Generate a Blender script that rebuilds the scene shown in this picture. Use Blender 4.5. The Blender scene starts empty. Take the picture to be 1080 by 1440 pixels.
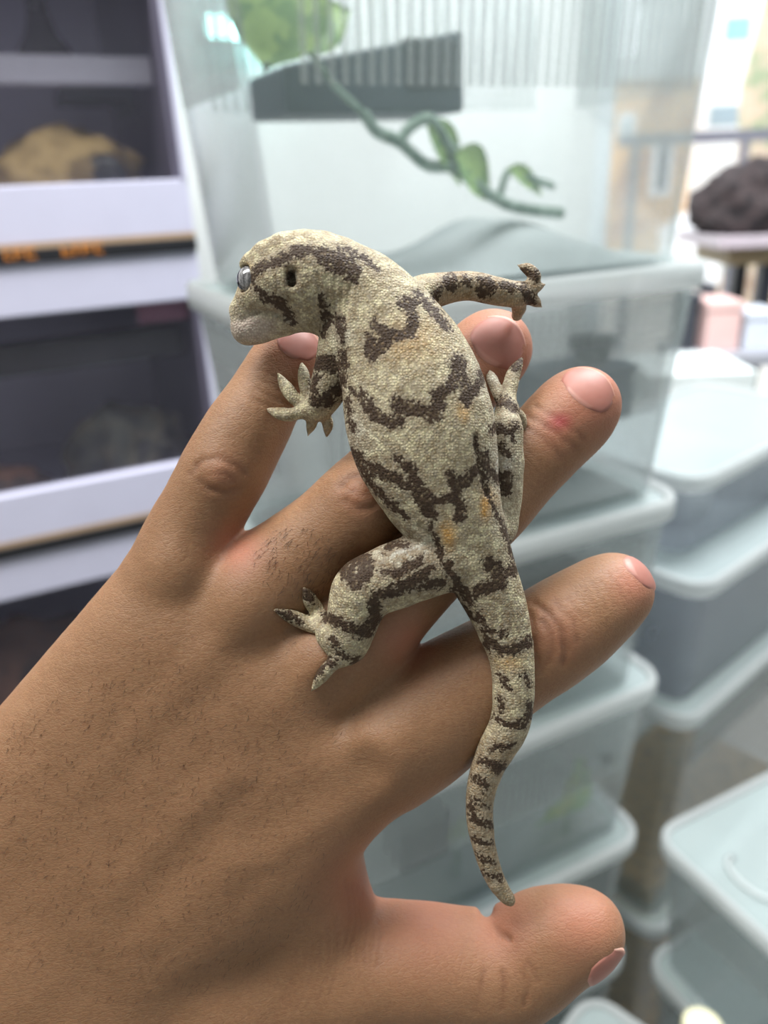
import bpy, bmesh, math, random
import numpy as np
from mathutils import Vector, Matrix, Euler

random.seed(7)
rng = np.random.default_rng(7)
sc = bpy.context.scene
COL = sc.collection

# ------------------------------------------------------------------ camera
FPX = 1088.0                       # focal length in pixels of the 1080 x 1440 frame
PITCH, ROLL = math.radians(23.5), math.radians(-2.5)
CAM = Vector((0.0, 0.0, 1.33))
_f = Vector((0, math.cos(PITCH), -math.sin(PITCH)))
_u0 = Vector((0, math.sin(PITCH), math.cos(PITCH)))
_r0 = Vector((1, 0, 0))
_r = _r0 * math.cos(ROLL) + _u0 * math.sin(ROLL)
_u = -_r0 * math.sin(ROLL) + _u0 * math.cos(ROLL)
CAM_ROT = Matrix((( _r.x, _u.x, -_f.x), (_r.y, _u.y, -_f.y), (_r.z, _u.z, -_f.z))).to_4x4()
cd = bpy.data.cameras.new('camera')
cam = bpy.data.objects.new('camera', cd)
COL.objects.link(cam)
cam.matrix_world = Matrix.Translation(CAM) @ CAM_ROT
cd.sensor_fit = 'VERTICAL'
cd.sensor_height = 24.0
cd.lens = 24.0 * FPX / 1440.0
cd.clip_start = 0.01
cd.clip_end = 200
cd.dof.use_dof = True
HD = 0.190                          # distance of the hand from the lens
cd.dof.focus_distance = 0.178
cd.dof.aperture_fstop = cd.lens / 3.0
sc.camera = cam

# ------------------------------------------------------------------ world and light
w = bpy.data.worlds.new('daylight')
sc.world = w
w.use_nodes = True
bg = w.node_tree.nodes['Background']
bg.inputs[0].default_value = (0.93, 0.97, 1.0, 1)
bg.inputs[1].default_value = 3.0


def area(name, loc, target, sx, sy, power, col):
    l = bpy.data.lights.new(name, 'AREA')
    l.shape = 'RECTANGLE'
    l.size, l.size_y = sx, sy
    l.energy = power
    l.color = col
    o = bpy.data.objects.new(name, l)
    COL.objects.link(o)
    o.location = loc
    o.rotation_euler = (Vector(target) - Vector(loc)).to_track_quat('-Z', 'Y').to_euler()
    return o


area('ceiling_light_panel_lamp', (-0.75, 0.10, 2.60), (-0.75, 0.10, 0), 1.2, 0.6, 40, (1.0, 0.97, 0.93))
area('ceiling_light_panel_lamp', (0.75, 0.95, 2.60), (0.75, 0.95, 0), 1.2, 0.6, 70, (0.96, 0.98, 1.0))

sc.view_settings.view_transform = 'Standard'
sc.view_settings.look = 'None'
sc.view_settings.exposure = 0.0
sc.view_settings.gamma = 1.0
sc.view_settings.use_curve_mapping = False
sc.cycles.transparent_max_bounces = 40
sc.cycles.max_bounces = 8
sc.cycles.diffuse_bounces = 3
sc.cycles.glossy_bounces = 3
sc.cycles.transmission_bounces = 6
sc.cycles.caustics_reflective = False
sc.cycles.caustics_refractive = False
sc.cycles.sample_clamp_indirect = 6.0


# ------------------------------------------------------------------ helpers
def srgb(c):
    if isinstance(c, str):
        c = tuple(int(c[i:i + 2], 16) for i in (0, 2, 4))
    out = []
    for v in c[:3]:
        v = v / 255.0
        out.append(v / 12.92 if v <= 0.04045 else ((v + 0.055) / 1.055) ** 2.4)
    return (*out, 1.0)


class NT:
    """tiny node-tree builder"""
    def __init__(self, name):
        self.m = bpy.data.materials.new(name)
        self.m.use_nodes = True
        self.t = self.m.node_tree
        self.t.nodes.clear()
        self.out = self.t.nodes.new('ShaderNodeOutputMaterial')

    def n(self, kind, **kw):
        nd = self.t.nodes.new('ShaderNode' + kind)
        for k, v in kw.items():
            setattr(nd, k, v)
        return nd

    def set(self, sock, val):
        if isinstance(val, bpy.types.NodeSocket):
            self.t.links.new(val, sock)
        else:
            sock.default_value = val

    def math(self, op, a, b=0.0, clamp=False):
        nd = self.n('Math', operation=op, use_clamp=clamp)
        self.set(nd.inputs[0], a)
        self.set(nd.inputs[1], b)
        return nd.outputs[0]

    def mix(self, f, a, b, blend='MIX'):
        nd = self.n('Mix', data_type='RGBA', blend_type=blend)
        self.set(nd.inputs[0], f)
        self.set(nd.inputs[6], a)
        self.set(nd.inputs[7], b)
        return nd.outputs[2]

    def coords(self, scale=1.0, kind='Object'):
        tc = self.n('TexCoord')
        mp = self.n('Mapping')
        self.t.links.new(tc.outputs[kind], mp.inputs[0])
        s = scale if isinstance(scale, (tuple, list)) else (scale,) * 3
        mp.inputs['Scale'].default_value = s
        return mp.outputs[0]

    def noise(self, vec, scale, detail=3, rough=0.55):
        nd = self.n('TexNoise')
        self.set(nd.inputs['Vector'], vec)
        nd.inputs['Scale'].default_value = scale
        nd.inputs['Detail'].default_value = detail
        nd.inputs['Roughness'].default_value = rough
        return nd.outputs[0]

    def voronoi(self, vec, scale, feature='F1', out='Distance', rand=1.0):
        nd = self.n('TexVoronoi', feature=feature)
        self.set(nd.inputs['Vector'], vec)
        nd.inputs['Scale'].default_value = scale
        nd.inputs['Randomness'].default_value = rand
        return nd.outputs[out]

    def ramp(self, fac, lo, hi):
        nd = self.n('MapRange', clamp=True)
        self.set(nd.inputs[0], fac)
        nd.inputs[1].default_value = lo
        nd.inputs[2].default_value = hi
        return nd.outputs[0]

    def attr(self, name):
        nd = self.n('Attribute')
        nd.attribute_name = name
        return nd.outputs['Fac']

    def bump(self, h, strength, dist, prev=None):
        nd = self.n('Bump')
        nd.inputs['Strength'].default_value = strength
        nd.inputs['Distance'].default_value = dist
        self.set(nd.inputs['Height'], h)
        if prev is not None:
            self.set(nd.inputs['Normal'], prev)
        return nd.outputs[0]

    def principled(self, col, rough=0.5, **kw):
        b = self.n('BsdfPrincipled')
        self.set(b.inputs['Base Color'], col)
        self.set(b.inputs['Roughness'], rough)
        for k, v in kw.items():
            self.set(b.inputs[k.replace('_', ' ')], v)
        return b

    def done(self, sh):
        self.t.links.new(sh.outputs[0], self.out.inputs['Surface'])
        return self.m


def plain(name, col, rough=0.5, vary=0.08, scale=20.0, bump=0.0, metal=0.0):
    t = NT(name)
    c = t.coords()
    nz = t.noise(c, scale, 4)
    base = srgb(col)
    dk = tuple(v * (1 - vary * 2) for v in base[:3]) + (1,)
    colr = t.mix(nz, dk, tuple(min(1, v * (1 + vary)) for v in base[:3]) + (1,))
    kw = {}
    if bump:
        kw['Normal'] = t.bump(t.noise(c, scale * 6, 3), bump, 0.01)
    return t.done(t.principled(colr, rough, Metallic=metal, **kw))


def mottled(name, cols, scale, rough=0.7, bump=0.3, dist=0.01):
    t = NT(name)
    c = t.coords()
    nz = t.noise(c, scale, 5, 0.6)
    col = srgb(cols[0])
    k = len(cols)
    for i in range(1, k):
        a = 0.36 + 0.28 * (i - 1) / max(1, k - 1)
        col = t.mix(t.ramp(nz, a, a + 0.08), col, srgb(cols[i]))
    return t.done(t.principled(col, rough, Normal=t.bump(t.noise(c, scale * 3, 4), bump, dist)))


def plastic(name, tint, haze, rough=0.25, gloss=0.5, trans=0.5):
    """thin milky polypropylene: partly clear, partly scattering, glossy skin"""
    t = NT(name)
    tr = t.n('BsdfTransparent')
    tr.inputs[0].default_value = (0.993, 0.996, 0.996, 1)
    nz = t.noise(t.coords(), 14.0, 3)
    colr = t.mix(nz, tuple(v * 0.94 for v in srgb(tint)[:3]) + (1,), srgb(tint))
    di = t.n('BsdfDiffuse')
    t.set(di.inputs[0], colr)
    tl = t.n('BsdfTranslucent')
    t.set(tl.inputs[0], colr)
    m1 = t.n('MixShader')
    m1.inputs[0].default_value = trans
    t.t.links.new(di.outputs[0], m1.inputs[1])
    t.t.links.new(tl.outputs[0], m1.inputs[2])
    m2 = t.n('MixShader')
    t.set(m2.inputs[0], t.math('ADD', t.math('MULTIPLY', nz, 0.06), haze - 0.03))
    t.t.links.new(tr.outputs[0], m2.inputs[1])
    t.t.links.new(m1.outputs[0], m2.inputs[2])
    gl = t.n('BsdfGlossy')
    gl.inputs['Roughness'].default_value = rough
    lw = t.n('LayerWeight')
    lw.inputs[0].default_value = 0.18
    m3 = t.n('MixShader')
    t.set(m3.inputs[0], t.math('MULTIPLY', lw.outputs['Fresnel'], gloss))
    t.t.links.new(m2.outputs[0], m3.inputs[1])
    t.t.links.new(gl.outputs[0], m3.inputs[2])
    return t.done(m3)


M = {}
M['tub'] = plastic('clear_tub_plastic', 'e3f4f4', 0.10)
M['rib'] = plastic('tub_rib_plastic', 'f6fbfb', 0.26, 0.2, 0.7)
M['lid'] = plastic('milky_lid_plastic', 'e8f6f6', 0.42, 0.3, 0.5)
M['rim'] = plastic('lid_rim_plastic', 'f6fbfb', 0.62, 0.25, 0.6)
M['greytub'] = plastic('grey_tub_plastic', 'b9bec8', 0.40)
M['glass'] = plastic('pane_glass', 'c9c8dc', 0.07, 0.05, 0.5)
M['white_panel'] = plain('led_tinted_white_laminate', 'd0d0e6', 0.45, 0.03)  # lavender in the colour stands in for bluish LED light on white
M['black'] = plain('black_plastic', '1b1c22', 0.45, 0.1)
M['dark_slate'] = plain('dark_slate_plastic', '3a434d', 0.55, 0.1)
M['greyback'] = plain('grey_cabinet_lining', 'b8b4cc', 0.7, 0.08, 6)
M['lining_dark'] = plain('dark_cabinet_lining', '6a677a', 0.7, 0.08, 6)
M['floor'] = plain('grey_floor_vinyl', '9c9b97', 0.5, 0.05, 3)
M['wall'] = plain('painted_wall', 'd3d6d4', 0.8, 0.03, 2)


def link(name, me, mat=None, parent=None):
    o = bpy.data.objects.new(name, me)
    COL.objects.link(o)
    if mat is not None and hasattr(me, 'materials') and not me.materials:
        me.materials.append(mat)
    if parent is not None:
        o.parent = parent
    return o


def tag(o, label=None, cat=None, group=None, kind=None):
    for k, v in (('label', label), ('category', cat), ('group', group), ('kind', kind)):
        if v:
            o[k] = v
    return o


def empty(name, loc=(0, 0, 0), rz=0.0, **kw):
    o = bpy.data.objects.new(name, None)
    COL.objects.link(o)
    o.empty_display_size = 0.02
    o.location = loc
    o.rotation_euler = (0, 0, rz)
    return tag(o, **kw)


def mesh_from(name, verts, faces, smooth=False):
    me = bpy.data.meshes.new(name)
    me.from_pydata([tuple(v) for v in verts], [], faces)
    me.update()
    if smooth:
        me.polygons.foreach_set('use_smooth', [True] * len(me.polygons))
    return me


def bm_mesh(name, bm, smooth=False):
    me = bpy.data.meshes.new(name)
    bmesh.ops.recalc_face_normals(bm, faces=bm.faces[:])
    bm.to_mesh(me)
    bm.free()
    if smooth:
        me.polygons.foreach_set('use_smooth', [True] * len(me.polygons))
    return me


def box_bm(bm, lo, hi, bevel=0.0):
    lo, hi = Vector(lo), Vector(hi)
    r = bmesh.ops.create_cube(bm, size=1.0)
    vs = r['verts']
    c, s = (lo + hi) / 2, hi - lo
    for v in vs:
        v.co = Vector((v.co.x * s.x, v.co.y * s.y, v.co.z * s.z)) + c
    if bevel > 0:
        es = list({e for v in vs for e in v.link_edges})
        bmesh.ops.bevel(bm, geom=es, offset=bevel, segments=2, affect='EDGES', profile=0.6)


def box(name, lo, hi, mat, parent=None, bevel=0.002):
    bm = bmesh.new()
    box_bm(bm, lo, hi, bevel)
    return link(name, bm_mesh(name, bm), mat, parent)


def tube_mesh(name, pts, radii, seg=10, caps=True):
    pts = [Vector(p) for p in pts]
    if not isinstance(radii, (list, tuple)):
        radii = [radii] * len(pts)
    verts, faces = [], []
    up = Vector((0, 0, 1))
    for i, p in enumerate(pts):
        d = (pts[min(i + 1, len(pts) - 1)] - pts[max(i - 1, 0)]).normalized()
        a = d.cross(up)
        if a.length < 1e-3:
            a = d.cross(Vector((1, 0, 0)))
        a.normalize()
        b = a.cross(d).normalized()
        up = b
        for k in range(seg):
            t = 2 * math.pi * k / seg
            verts.append(p + (a * math.cos(t) + b * math.sin(t)) * radii[i])
    for i in range(len(pts) - 1):
        for k in range(seg):
            k2 = (k + 1) % seg
            faces.append((i * seg + k, i * seg + k2, (i + 1) * seg + k2, (i + 1) * seg + k))
    if caps:
        faces.append(tuple(reversed(range(seg))))
        faces.append(tuple(range((len(pts) - 1) * seg, len(pts) * seg)))
    return mesh_from(name, verts, faces, True)


def spline(pts, n):
    """Catmull-Rom through the points (numpy rows)"""
    P = np.array(pts, float)
    P = np.vstack([2 * P[0] - P[1], P, 2 * P[-1] - P[-2]])
    out = []
    for i in range(1, len(P) - 2):
        for t in np.linspace(0, 1, n, endpoint=False):
            a, b, c, d = P[i - 1], P[i], P[i + 1], P[i + 2]
            out.append(0.5 * (2 * b + (c - a) * t + (2 * a - 5 * b + 4 * c - d) * t * t + (3 * b - a - 3 * c + d) * t ** 3))
    out.append(P[-2])
    return np.array(out)


def lump(name, c, size, mat, parent=None, seed=0, amp=0.25, sub=3, flat_base=True, freq=2.2):
    """an irregular rounded solid (stone, mound, bark hide)"""
    bm = bmesh.new()
    bmesh.ops.create_icosphere(bm, subdivisions=sub, radius=1.0)
    from mathutils import noise as mn
    for v in bm.verts:
        p = v.co.copy()
        k = 1 + amp * mn.noise(p * freq + Vector((seed * 3.1, seed, 1.7))) + amp * 0.4 * mn.noise(p * freq * 2.7 + Vector((seed, 5, 2)))
        q = p * k
        if flat_base and q.z < -0.55:
            q.z = -0.55
        v.co = Vector((q.x * size[0], q.y * size[1], q.z * size[2]))
    me = bm_mesh(name, bm, True)
    o = link(name, me, mat, parent)
    o.location = c
    return o


def leaf_mesh(name, length, width, fold=0.25, droop=0.3, n=8):
    verts, faces = [], []
    for i in range(n + 1):
        t = i / n
        wd = width * (math.sin(math.pi * t ** 0.8) * (1 - 0.25 * t)) * 0.5 + 0.0006
        z = -droop * length * t * t
        for s in (-1, -0.5, 0, 0.5, 1):
            verts.append((length * t, wd * s, z + fold * abs(s) * wd))
    for i in range(n):
        for k in range(4):
            a = i * 5 + k
            faces.append((a, a + 1, a + 6, a + 5))
    m = len(verts)
    verts += [(x, y, z - 0.0008) for x, y, z in verts]
    faces += [tuple(m + v for v in reversed(f)) for f in faces]
    rimv = [i * 5 for i in range(n + 1)] + [n * 5 + k for k in range(1, 5)] + [i * 5 + 4 for i in range(n - 1, -1, -1)] + [3, 2, 1]
    for i in range(len(rimv)):
        a, b = rimv[i], rimv[(i + 1) % len(rimv)]
        faces.append((b, a, a + m, b + m))
    return mesh_from(name, verts, faces, True)


# rays through the photograph's frame, used to find where a thing stands
def ray(px, py):
    return ((px - 540) / FPX) * _r - ((py - 720) / FPX) * _u + _f


def on_z(px, py, z):
    d = ray(px, py)
    return CAM + d * ((z - CAM.z) / d.z)


def at_y(px, py, y):
    d = ray(px, py)
    return CAM + d * (y / d.y)


def proj(p):
    q = Vector(p) - CAM
    z = q.dot(_f)
    return 540 + FPX * q.dot(_r) / z, 720 - FPX * q.dot(_u) / z

# ------------------------------------------------------------------ the room
TH = math.radians(26.0)
E1 = Vector((math.cos(TH), math.sin(TH), 0))
E2 = Vector((-math.sin(TH), math.cos(TH), 0))


def struct(o):
    o['kind'] = 'structure'
    return o


def slab(name, origin, lo, hi, mat, rz=TH, parent=None, bevel=0.0):
    o = box(name, lo, hi, mat, parent, bevel)
    o.location = origin
    o.rotation_euler = (0, 0, rz)
    return o


# rack front plane and the wall behind it share the tubs' direction
RACK0 = at_y(264, 250, 0.96)
RACK0.z = 0.0
WALL0 = RACK0 + E2 * 0.62                       # a point of the back wall's room face
_d = ray(838, 200)
_k = (WALL0 - CAM).dot(E2) / _d.dot(E2)
WIN_X = (CAM + _d * _k - WALL0).dot(E1)          # where the wall ends and the window starts
struct(slab('floor', WALL0, (-3.4, -3.6, -0.05), (3.6, 0.10, 0.0), M['floor']))
struct(slab('wall_back', WALL0, (-3.4, 0.0, 0.0), (WIN_X, 0.10, 2.65), M['wall']))
struct(slab('wall_left', WALL0, (-3.4, -3.6, 0.0), (-3.3, 0.0, 2.65), M['wall']))
struct(slab('wall_behind', WALL0, (-3.4, -3.7, 0.0), (3.6, -3.6, 2.65), M['wall']))
struct(slab('wall_fill_block', WALL0, (3.6, -3.7, 0.0), (3.7, 0.10, 2.65), M['wall']))  # unseen wall, added to cut the fill light from the right
struct(slab('ceiling', WALL0, (-3.4, -3.7, 2.65), (3.6, 0.10, 2.72), M['wall']))
struct(slab('trim_1', WALL0, (WIN_X, 0.0, 0.0), (3.6, 0.10, 0.42), M['wall']))
M['frame'] = plain('white_window_frame', 'dfe6ea', 0.5, 0.03)
win = struct(empty('window_1', WALL0, TH))
bw = bmesh.new()
for x in (WIN_X, WIN_X + 1.55, 3.52):
    box_bm(bw, (x, 0.01, 0.42), (x + 0.06, 0.08, 2.60), 0.003)
box_bm(bw, (WIN_X, 0.01, 0.42), (3.58, 0.08, 0.48), 0.003)
box_bm(bw, (WIN_X, 0.01, 2.56), (3.58, 0.08, 2.63), 0.003)
link('window_frame', bm_mesh('window_frame', bw), M['frame'], win)
for x0, x1 in ((WIN_X + 0.06, WIN_X + 1.55), (WIN_X + 1.61, 3.52)):
    box('pane', (x0, 0.04, 0.48), (x1, 0.046, 2.56), M['glass'], win, 0.0)

for lx, ly, c in ((-0.75, 0.10, 'warm'), (0.75, 0.95, 'cool')):
    fx = empty('ceiling_light', (lx, ly, 2.65), 0.0, label='flat %s white ceiling light panel with a thin white frame' % c, cat='light', group='ceiling light panels')
    bm = bmesh.new()
    for a in ((-0.63, -0.33, -0.03, 0.63, -0.30, 0.0), (-0.63, 0.30, -0.03, 0.63, 0.33, 0.0), (-0.63, -0.30, -0.03, -0.60, 0.30, 0.0), (0.60, -0.30, -0.03, 0.63, 0.30, 0.0)):
        box_bm(bm, a[:3], a[3:], 0.002)
    link('frame', bm_mesh('frame', bm), M['frame'], fx)
    box('backing', (-0.60, -0.30, -0.010), (0.60, 0.30, 0.0), M['frame'], fx, 0.0)


# ------------------------------------------------------------------ outside the window
M['paving'] = plain('pale_concrete_paving', 'd8d4cc', 0.8, 0.05, 1.0)
M['render_white'] = plain('white_render', 'f2f4f4', 0.8, 0.03, 1)
M['teal_pane'] = plain('teal_window_glass', '7fb9b8', 0.2, 0.1, 1)
M['slate_pane'] = plain('slate_window_glass', '8aa0a8', 0.2, 0.1, 1)
M['peach'] = mottled('peach_brick_render', ['c98f55', 'dcae74', 'b07a52'], 0.9, 0.8, 0.1)
M['rail'] = plain('dark_grey_railing', '4a4a55', 0.5)
M['bark'] = mottled('pale_bark', ['a88a6c', 'c8b094', '8d9a70'], 3.0)
M['foliage'] = mottled('street_foliage', ['6f8a4c', '8ba562', '55703c'], 4.0)
M['carpaint'] = plain('white_car_paint', 'eef1f6', 0.25, 0.02)
M['carglass'] = plain('car_window_glass', '9fd0d6', 0.1, 0.05)
struct(slab('ground_outside', WALL0 + Vector((0, 0, -0.16)), (-6, 0.11, -0.1), (30, 34, 0.1), M['paving']))


def facade(name, pxl, pxr, pt, Y, depth, mat, label, wins, cat='building', roof=True):
    """a house whose front stands at distance Y; wins are pixel boxes on the front"""
    a, b = at_y(pxl, 200, Y), at_y(pxr, 200, Y)
    z1 = at_y((pxl + pxr) / 2, pt, Y).z
    o = empty(name, (a.x, Y, -0.06), 0, label=label, cat=cat)
    box('wall', (0, 0, 0), (b.x - a.x, depth, z1 + 0.06), mat, o, 0.0)
    if roof:
        box('roof', (-0.1, -0.12, z1 + 0.06), (b.x - a.x + 0.1, depth, z1 + 0.26), M['render_white'], o, 0.0)
    for (x0, y0, x1, y1, wm) in wins:
        p, q = at_y(x0, y0, Y), at_y(x1, y1, Y)
        wf = box('window', (p.x - a.x, -0.06, q.z + 0.06), (q.x - a.x, 0.05, p.z + 0.06), M['render_white'], o, 0.0)
        t_ = 0.06
        box('pane', (p.x - a.x + t_, -0.075, q.z + 0.06 + t_), (q.x - a.x - t_, 0.0, p.z + 0.06 - t_), wm, wf, 0.0)
    return o


facade('street_building', 976, 1190, -60, 10.5, 2.4, M['render_white'],
       'white street building with teal windows beyond the shop window',
       [(1012, 18, 1056, 66, M['teal_pane']), (990, 142, 1046, 184, M['slate_pane']), (1085, 20, 1130, 62, M['teal_pane']), (1070, 142, 1120, 182, M['slate_pane'])])
facade('peach_building', 836, 974, 112, 9.4, 0.9, M['peach'],
       'peach coloured low building beyond the shop window',
       [(918, 190, 940, 275, M['rail']), (870, 160, 890, 195, M['slate_pane'])])
# railing along the pavement
ra = empty('street_railing', at_y(870, 205, 6.2), 0, label='dark grey street railing on posts beyond the window', cat='railing')
zr = at_y(940, 193, 6.2).z - ra.location.z
box('top_rail', (0, -0.03, zr - 0.05), (3.6, 0.03, zr + 0.03), M['rail'], ra, 0.005)
for i in range(5):
    box('post', (0.1 + i * 0.8, -0.025, -ra.location.z - 0.06), (0.15 + i * 0.8, 0.025, zr - 0.045), M['rail'], ra, 0.003)
# parked car
cp = at_y(975, 240, 8.0)
car = empty('car', (cp.x + 1.95, 8.0, -0.06), math.radians(0), label='white car parked outside beyond the shop window', cat='car')
prof = [(-1.9, 0.35), (-1.95, 0.75), (-1.6, 0.95), (-1.0, 1.02), (-0.55, 1.42), (0.7, 1.46), (1.35, 1.05), (1.9, 0.95), (1.95, 0.4)]
vs, fs = [], []
for yy, sx in ((-0.8, 1.0), (0.8, 1.0)):
    vs += [(x * sx, yy, z) for x, z in prof]
n = len(prof)
fs = [tuple(range(n)), tuple(reversed(range(n, 2 * n)))] + [(i, i + n, (i + 1) % n + n, (i + 1) % n) for i in range(n)]
link('body', mesh_from('body', vs, fs), M['carpaint'], car)
link('side_window', mesh_from('side_window', [(-0.85, -0.81, 1.05), (-0.5, -0.81, 1.36), (0.65, -0.81, 1.38), (1.1, -0.81, 1.06),
     (-0.85, -0.79, 1.05), (-0.5, -0.79, 1.36), (0.65, -0.79, 1.38), (1.1, -0.79, 1.06)],
     [(0, 1, 2, 3), (7, 6, 5, 4), (0, 4, 5, 1), (1, 5, 6, 2), (2, 6, 7, 3), (3, 7, 4, 0)]), M['carglass'], car)
for x in (-1.25, 1.25):
    for y in (-0.72, 0.72):
        wh = link('wheel', tube_mesh('wheel', [(x, y - 0.1, 0.33), (x, y + 0.1, 0.33)], 0.33, 18), M['black'], car)
# street tree
tp = at_y(1078, 200, 6.7)
tr = empty('street_tree', (tp.x, 6.7, -0.06), 0, label='pale barked street tree with small leaves beyond the window', cat='tree')
link('trunk', tube_mesh('trunk', [(0, 0, 0), (0.03, 0, 0.9), (-0.05, 0.05, 1.9), (0.05, 0, 3.0)], [0.26, 0.20, 0.18, 0.12], 12), M['bark'], tr)
lump('crown', (0.1, 0, 3.4), (0.55, 0.32, 0.6), M['foliage'], tr, 3, 0.4, 4, False, 3.0)

# ------------------------------------------------------------------ table by the window
M['table'] = plain('pinkish_grey_laminate', 'bfb4bc', 0.4)
M['dark_brown'] = mottled('dark_brown_canvas', ['2c2426', '3d3233', '201b1e'], 30, 0.8, 0.3)
M['dark_steel'] = plain('dark_painted_steel', '1a1c26', 0.4)
tz = at_y(1050, 331, 2.0).z
tx = at_y(975, 331, 2.0).x
TBY = 1.86
TBD = min(0.40, (WALL0 - Vector((tx, TBY, 0))).dot(E2) / E2.y - 0.03)      # stands clear of the window
if TBD < 0.26:
    TBY, TBD = TBY + TBD - 0.26, 0.26
tb = empty('side_table', (tx, TBY, 0), 0, label='pinkish grey side table on dark steel legs by the window', cat='table')
box('table_top', (0, 0, tz - 0.015), (0.70, TBD, tz + 0.012), M['table'], tb, 0.004)
box('apron', (0.04, 0.03, tz - 0.055), (0.66, TBD - 0.03, tz - 0.014), plain('tan_wood_apron', '8a7a5c', 0.6), tb, 0.002)
lx = at_y(1061, 400, 1.95).x - tx
for x in (lx, 0.62):
    for y in (0.06, TBD - 0.06):
        box('leg', (x - 0.016, y - 0.016, 0), (x + 0.016, y + 0.016, tz - 0.050), M['dark_steel'], tb, 0.002)
bagp = at_y(1062, 292, 2.0)
bag = lump('canvas_bag', (bagp.x, TBY + TBD / 2, tz + 0.0115 + 0.105 * 0.55), (0.15, 0.12, 0.105), M['dark_brown'], None, 4, 0.22, 4)
tag(bag, 'slumped dark brown canvas bag lying on the pinkish side table', 'bag')
# low bench with goods, lower down behind the table
bz = at_y(1020, 500, 1.65).z
bp = at_y(955, 500, 1.65)
bn = empty('low_bench', (bp.x, 1.62, 0), 0, label='grey low bench carrying boxes in front of the window', cat='bench')
box('bench_top', (0, 0, bz - 0.02), (0.75, 0.17, bz + 0.008), plain('grey_bench_laminate', 'a9abb4', 0.5), bn, 0.003)
for x in (0.03, 0.70):
    box('leg', (x, 0.02, 0), (x + 0.03, 0.15, bz - 0.019), M['rail'], bn, 0.002)


def carton(px0, px1, py_top, Y, z0, depth, col, label, name='carton'):
    a, b = at_y(px0, py_top, Y), at_y(px1, py_top, Y)
    o = empty(name, (a.x, Y, z0), 0, label=label, cat='box')
    hh = a.z - z0
    m = plain(label.replace(' ', '_')[:30], col, 0.6)
    box('body', (0, 0, 0), (b.x - a.x, depth, hh * 0.9), m, o, 0.003)
    box('lid', (-0.003, -0.003, hh * 0.82), (b.x - a.x + 0.003, depth + 0.003, hh), m, o, 0.003)
    return o


carton(966, 985, 415, 1.68, bz + 0.008, 0.07, '3c4048', 'narrow dark grey carton on the grey low bench')
carton(998, 1046, 425, 1.66, bz + 0.008, 0.10, 'efc9c4', 'pink carton between dark and white cartons on the bench')
carton(1052, 1100, 440, 1.66, bz + 0.008, 0.10, 'dde4f0', 'bluish white carton on the grey low bench')
# white storage crate on the floor under the bench line
wc = at_y(985, 560, 1.42)
carton(915, 1062, 528, 1.40, 0.0, 0.18, 'e6efee', 'tall white carton standing on the floor before the low bench')

# ------------------------------------------------------------------ the rack of glass fronted cabinets
def rk(px, py):
    d = ray(px, py)
    k = (RACK0 - CAM).dot(E2) / d.dot(E2)
    p = CAM + d * k
    return (p - RACK0).dot(E1), p.z


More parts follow.
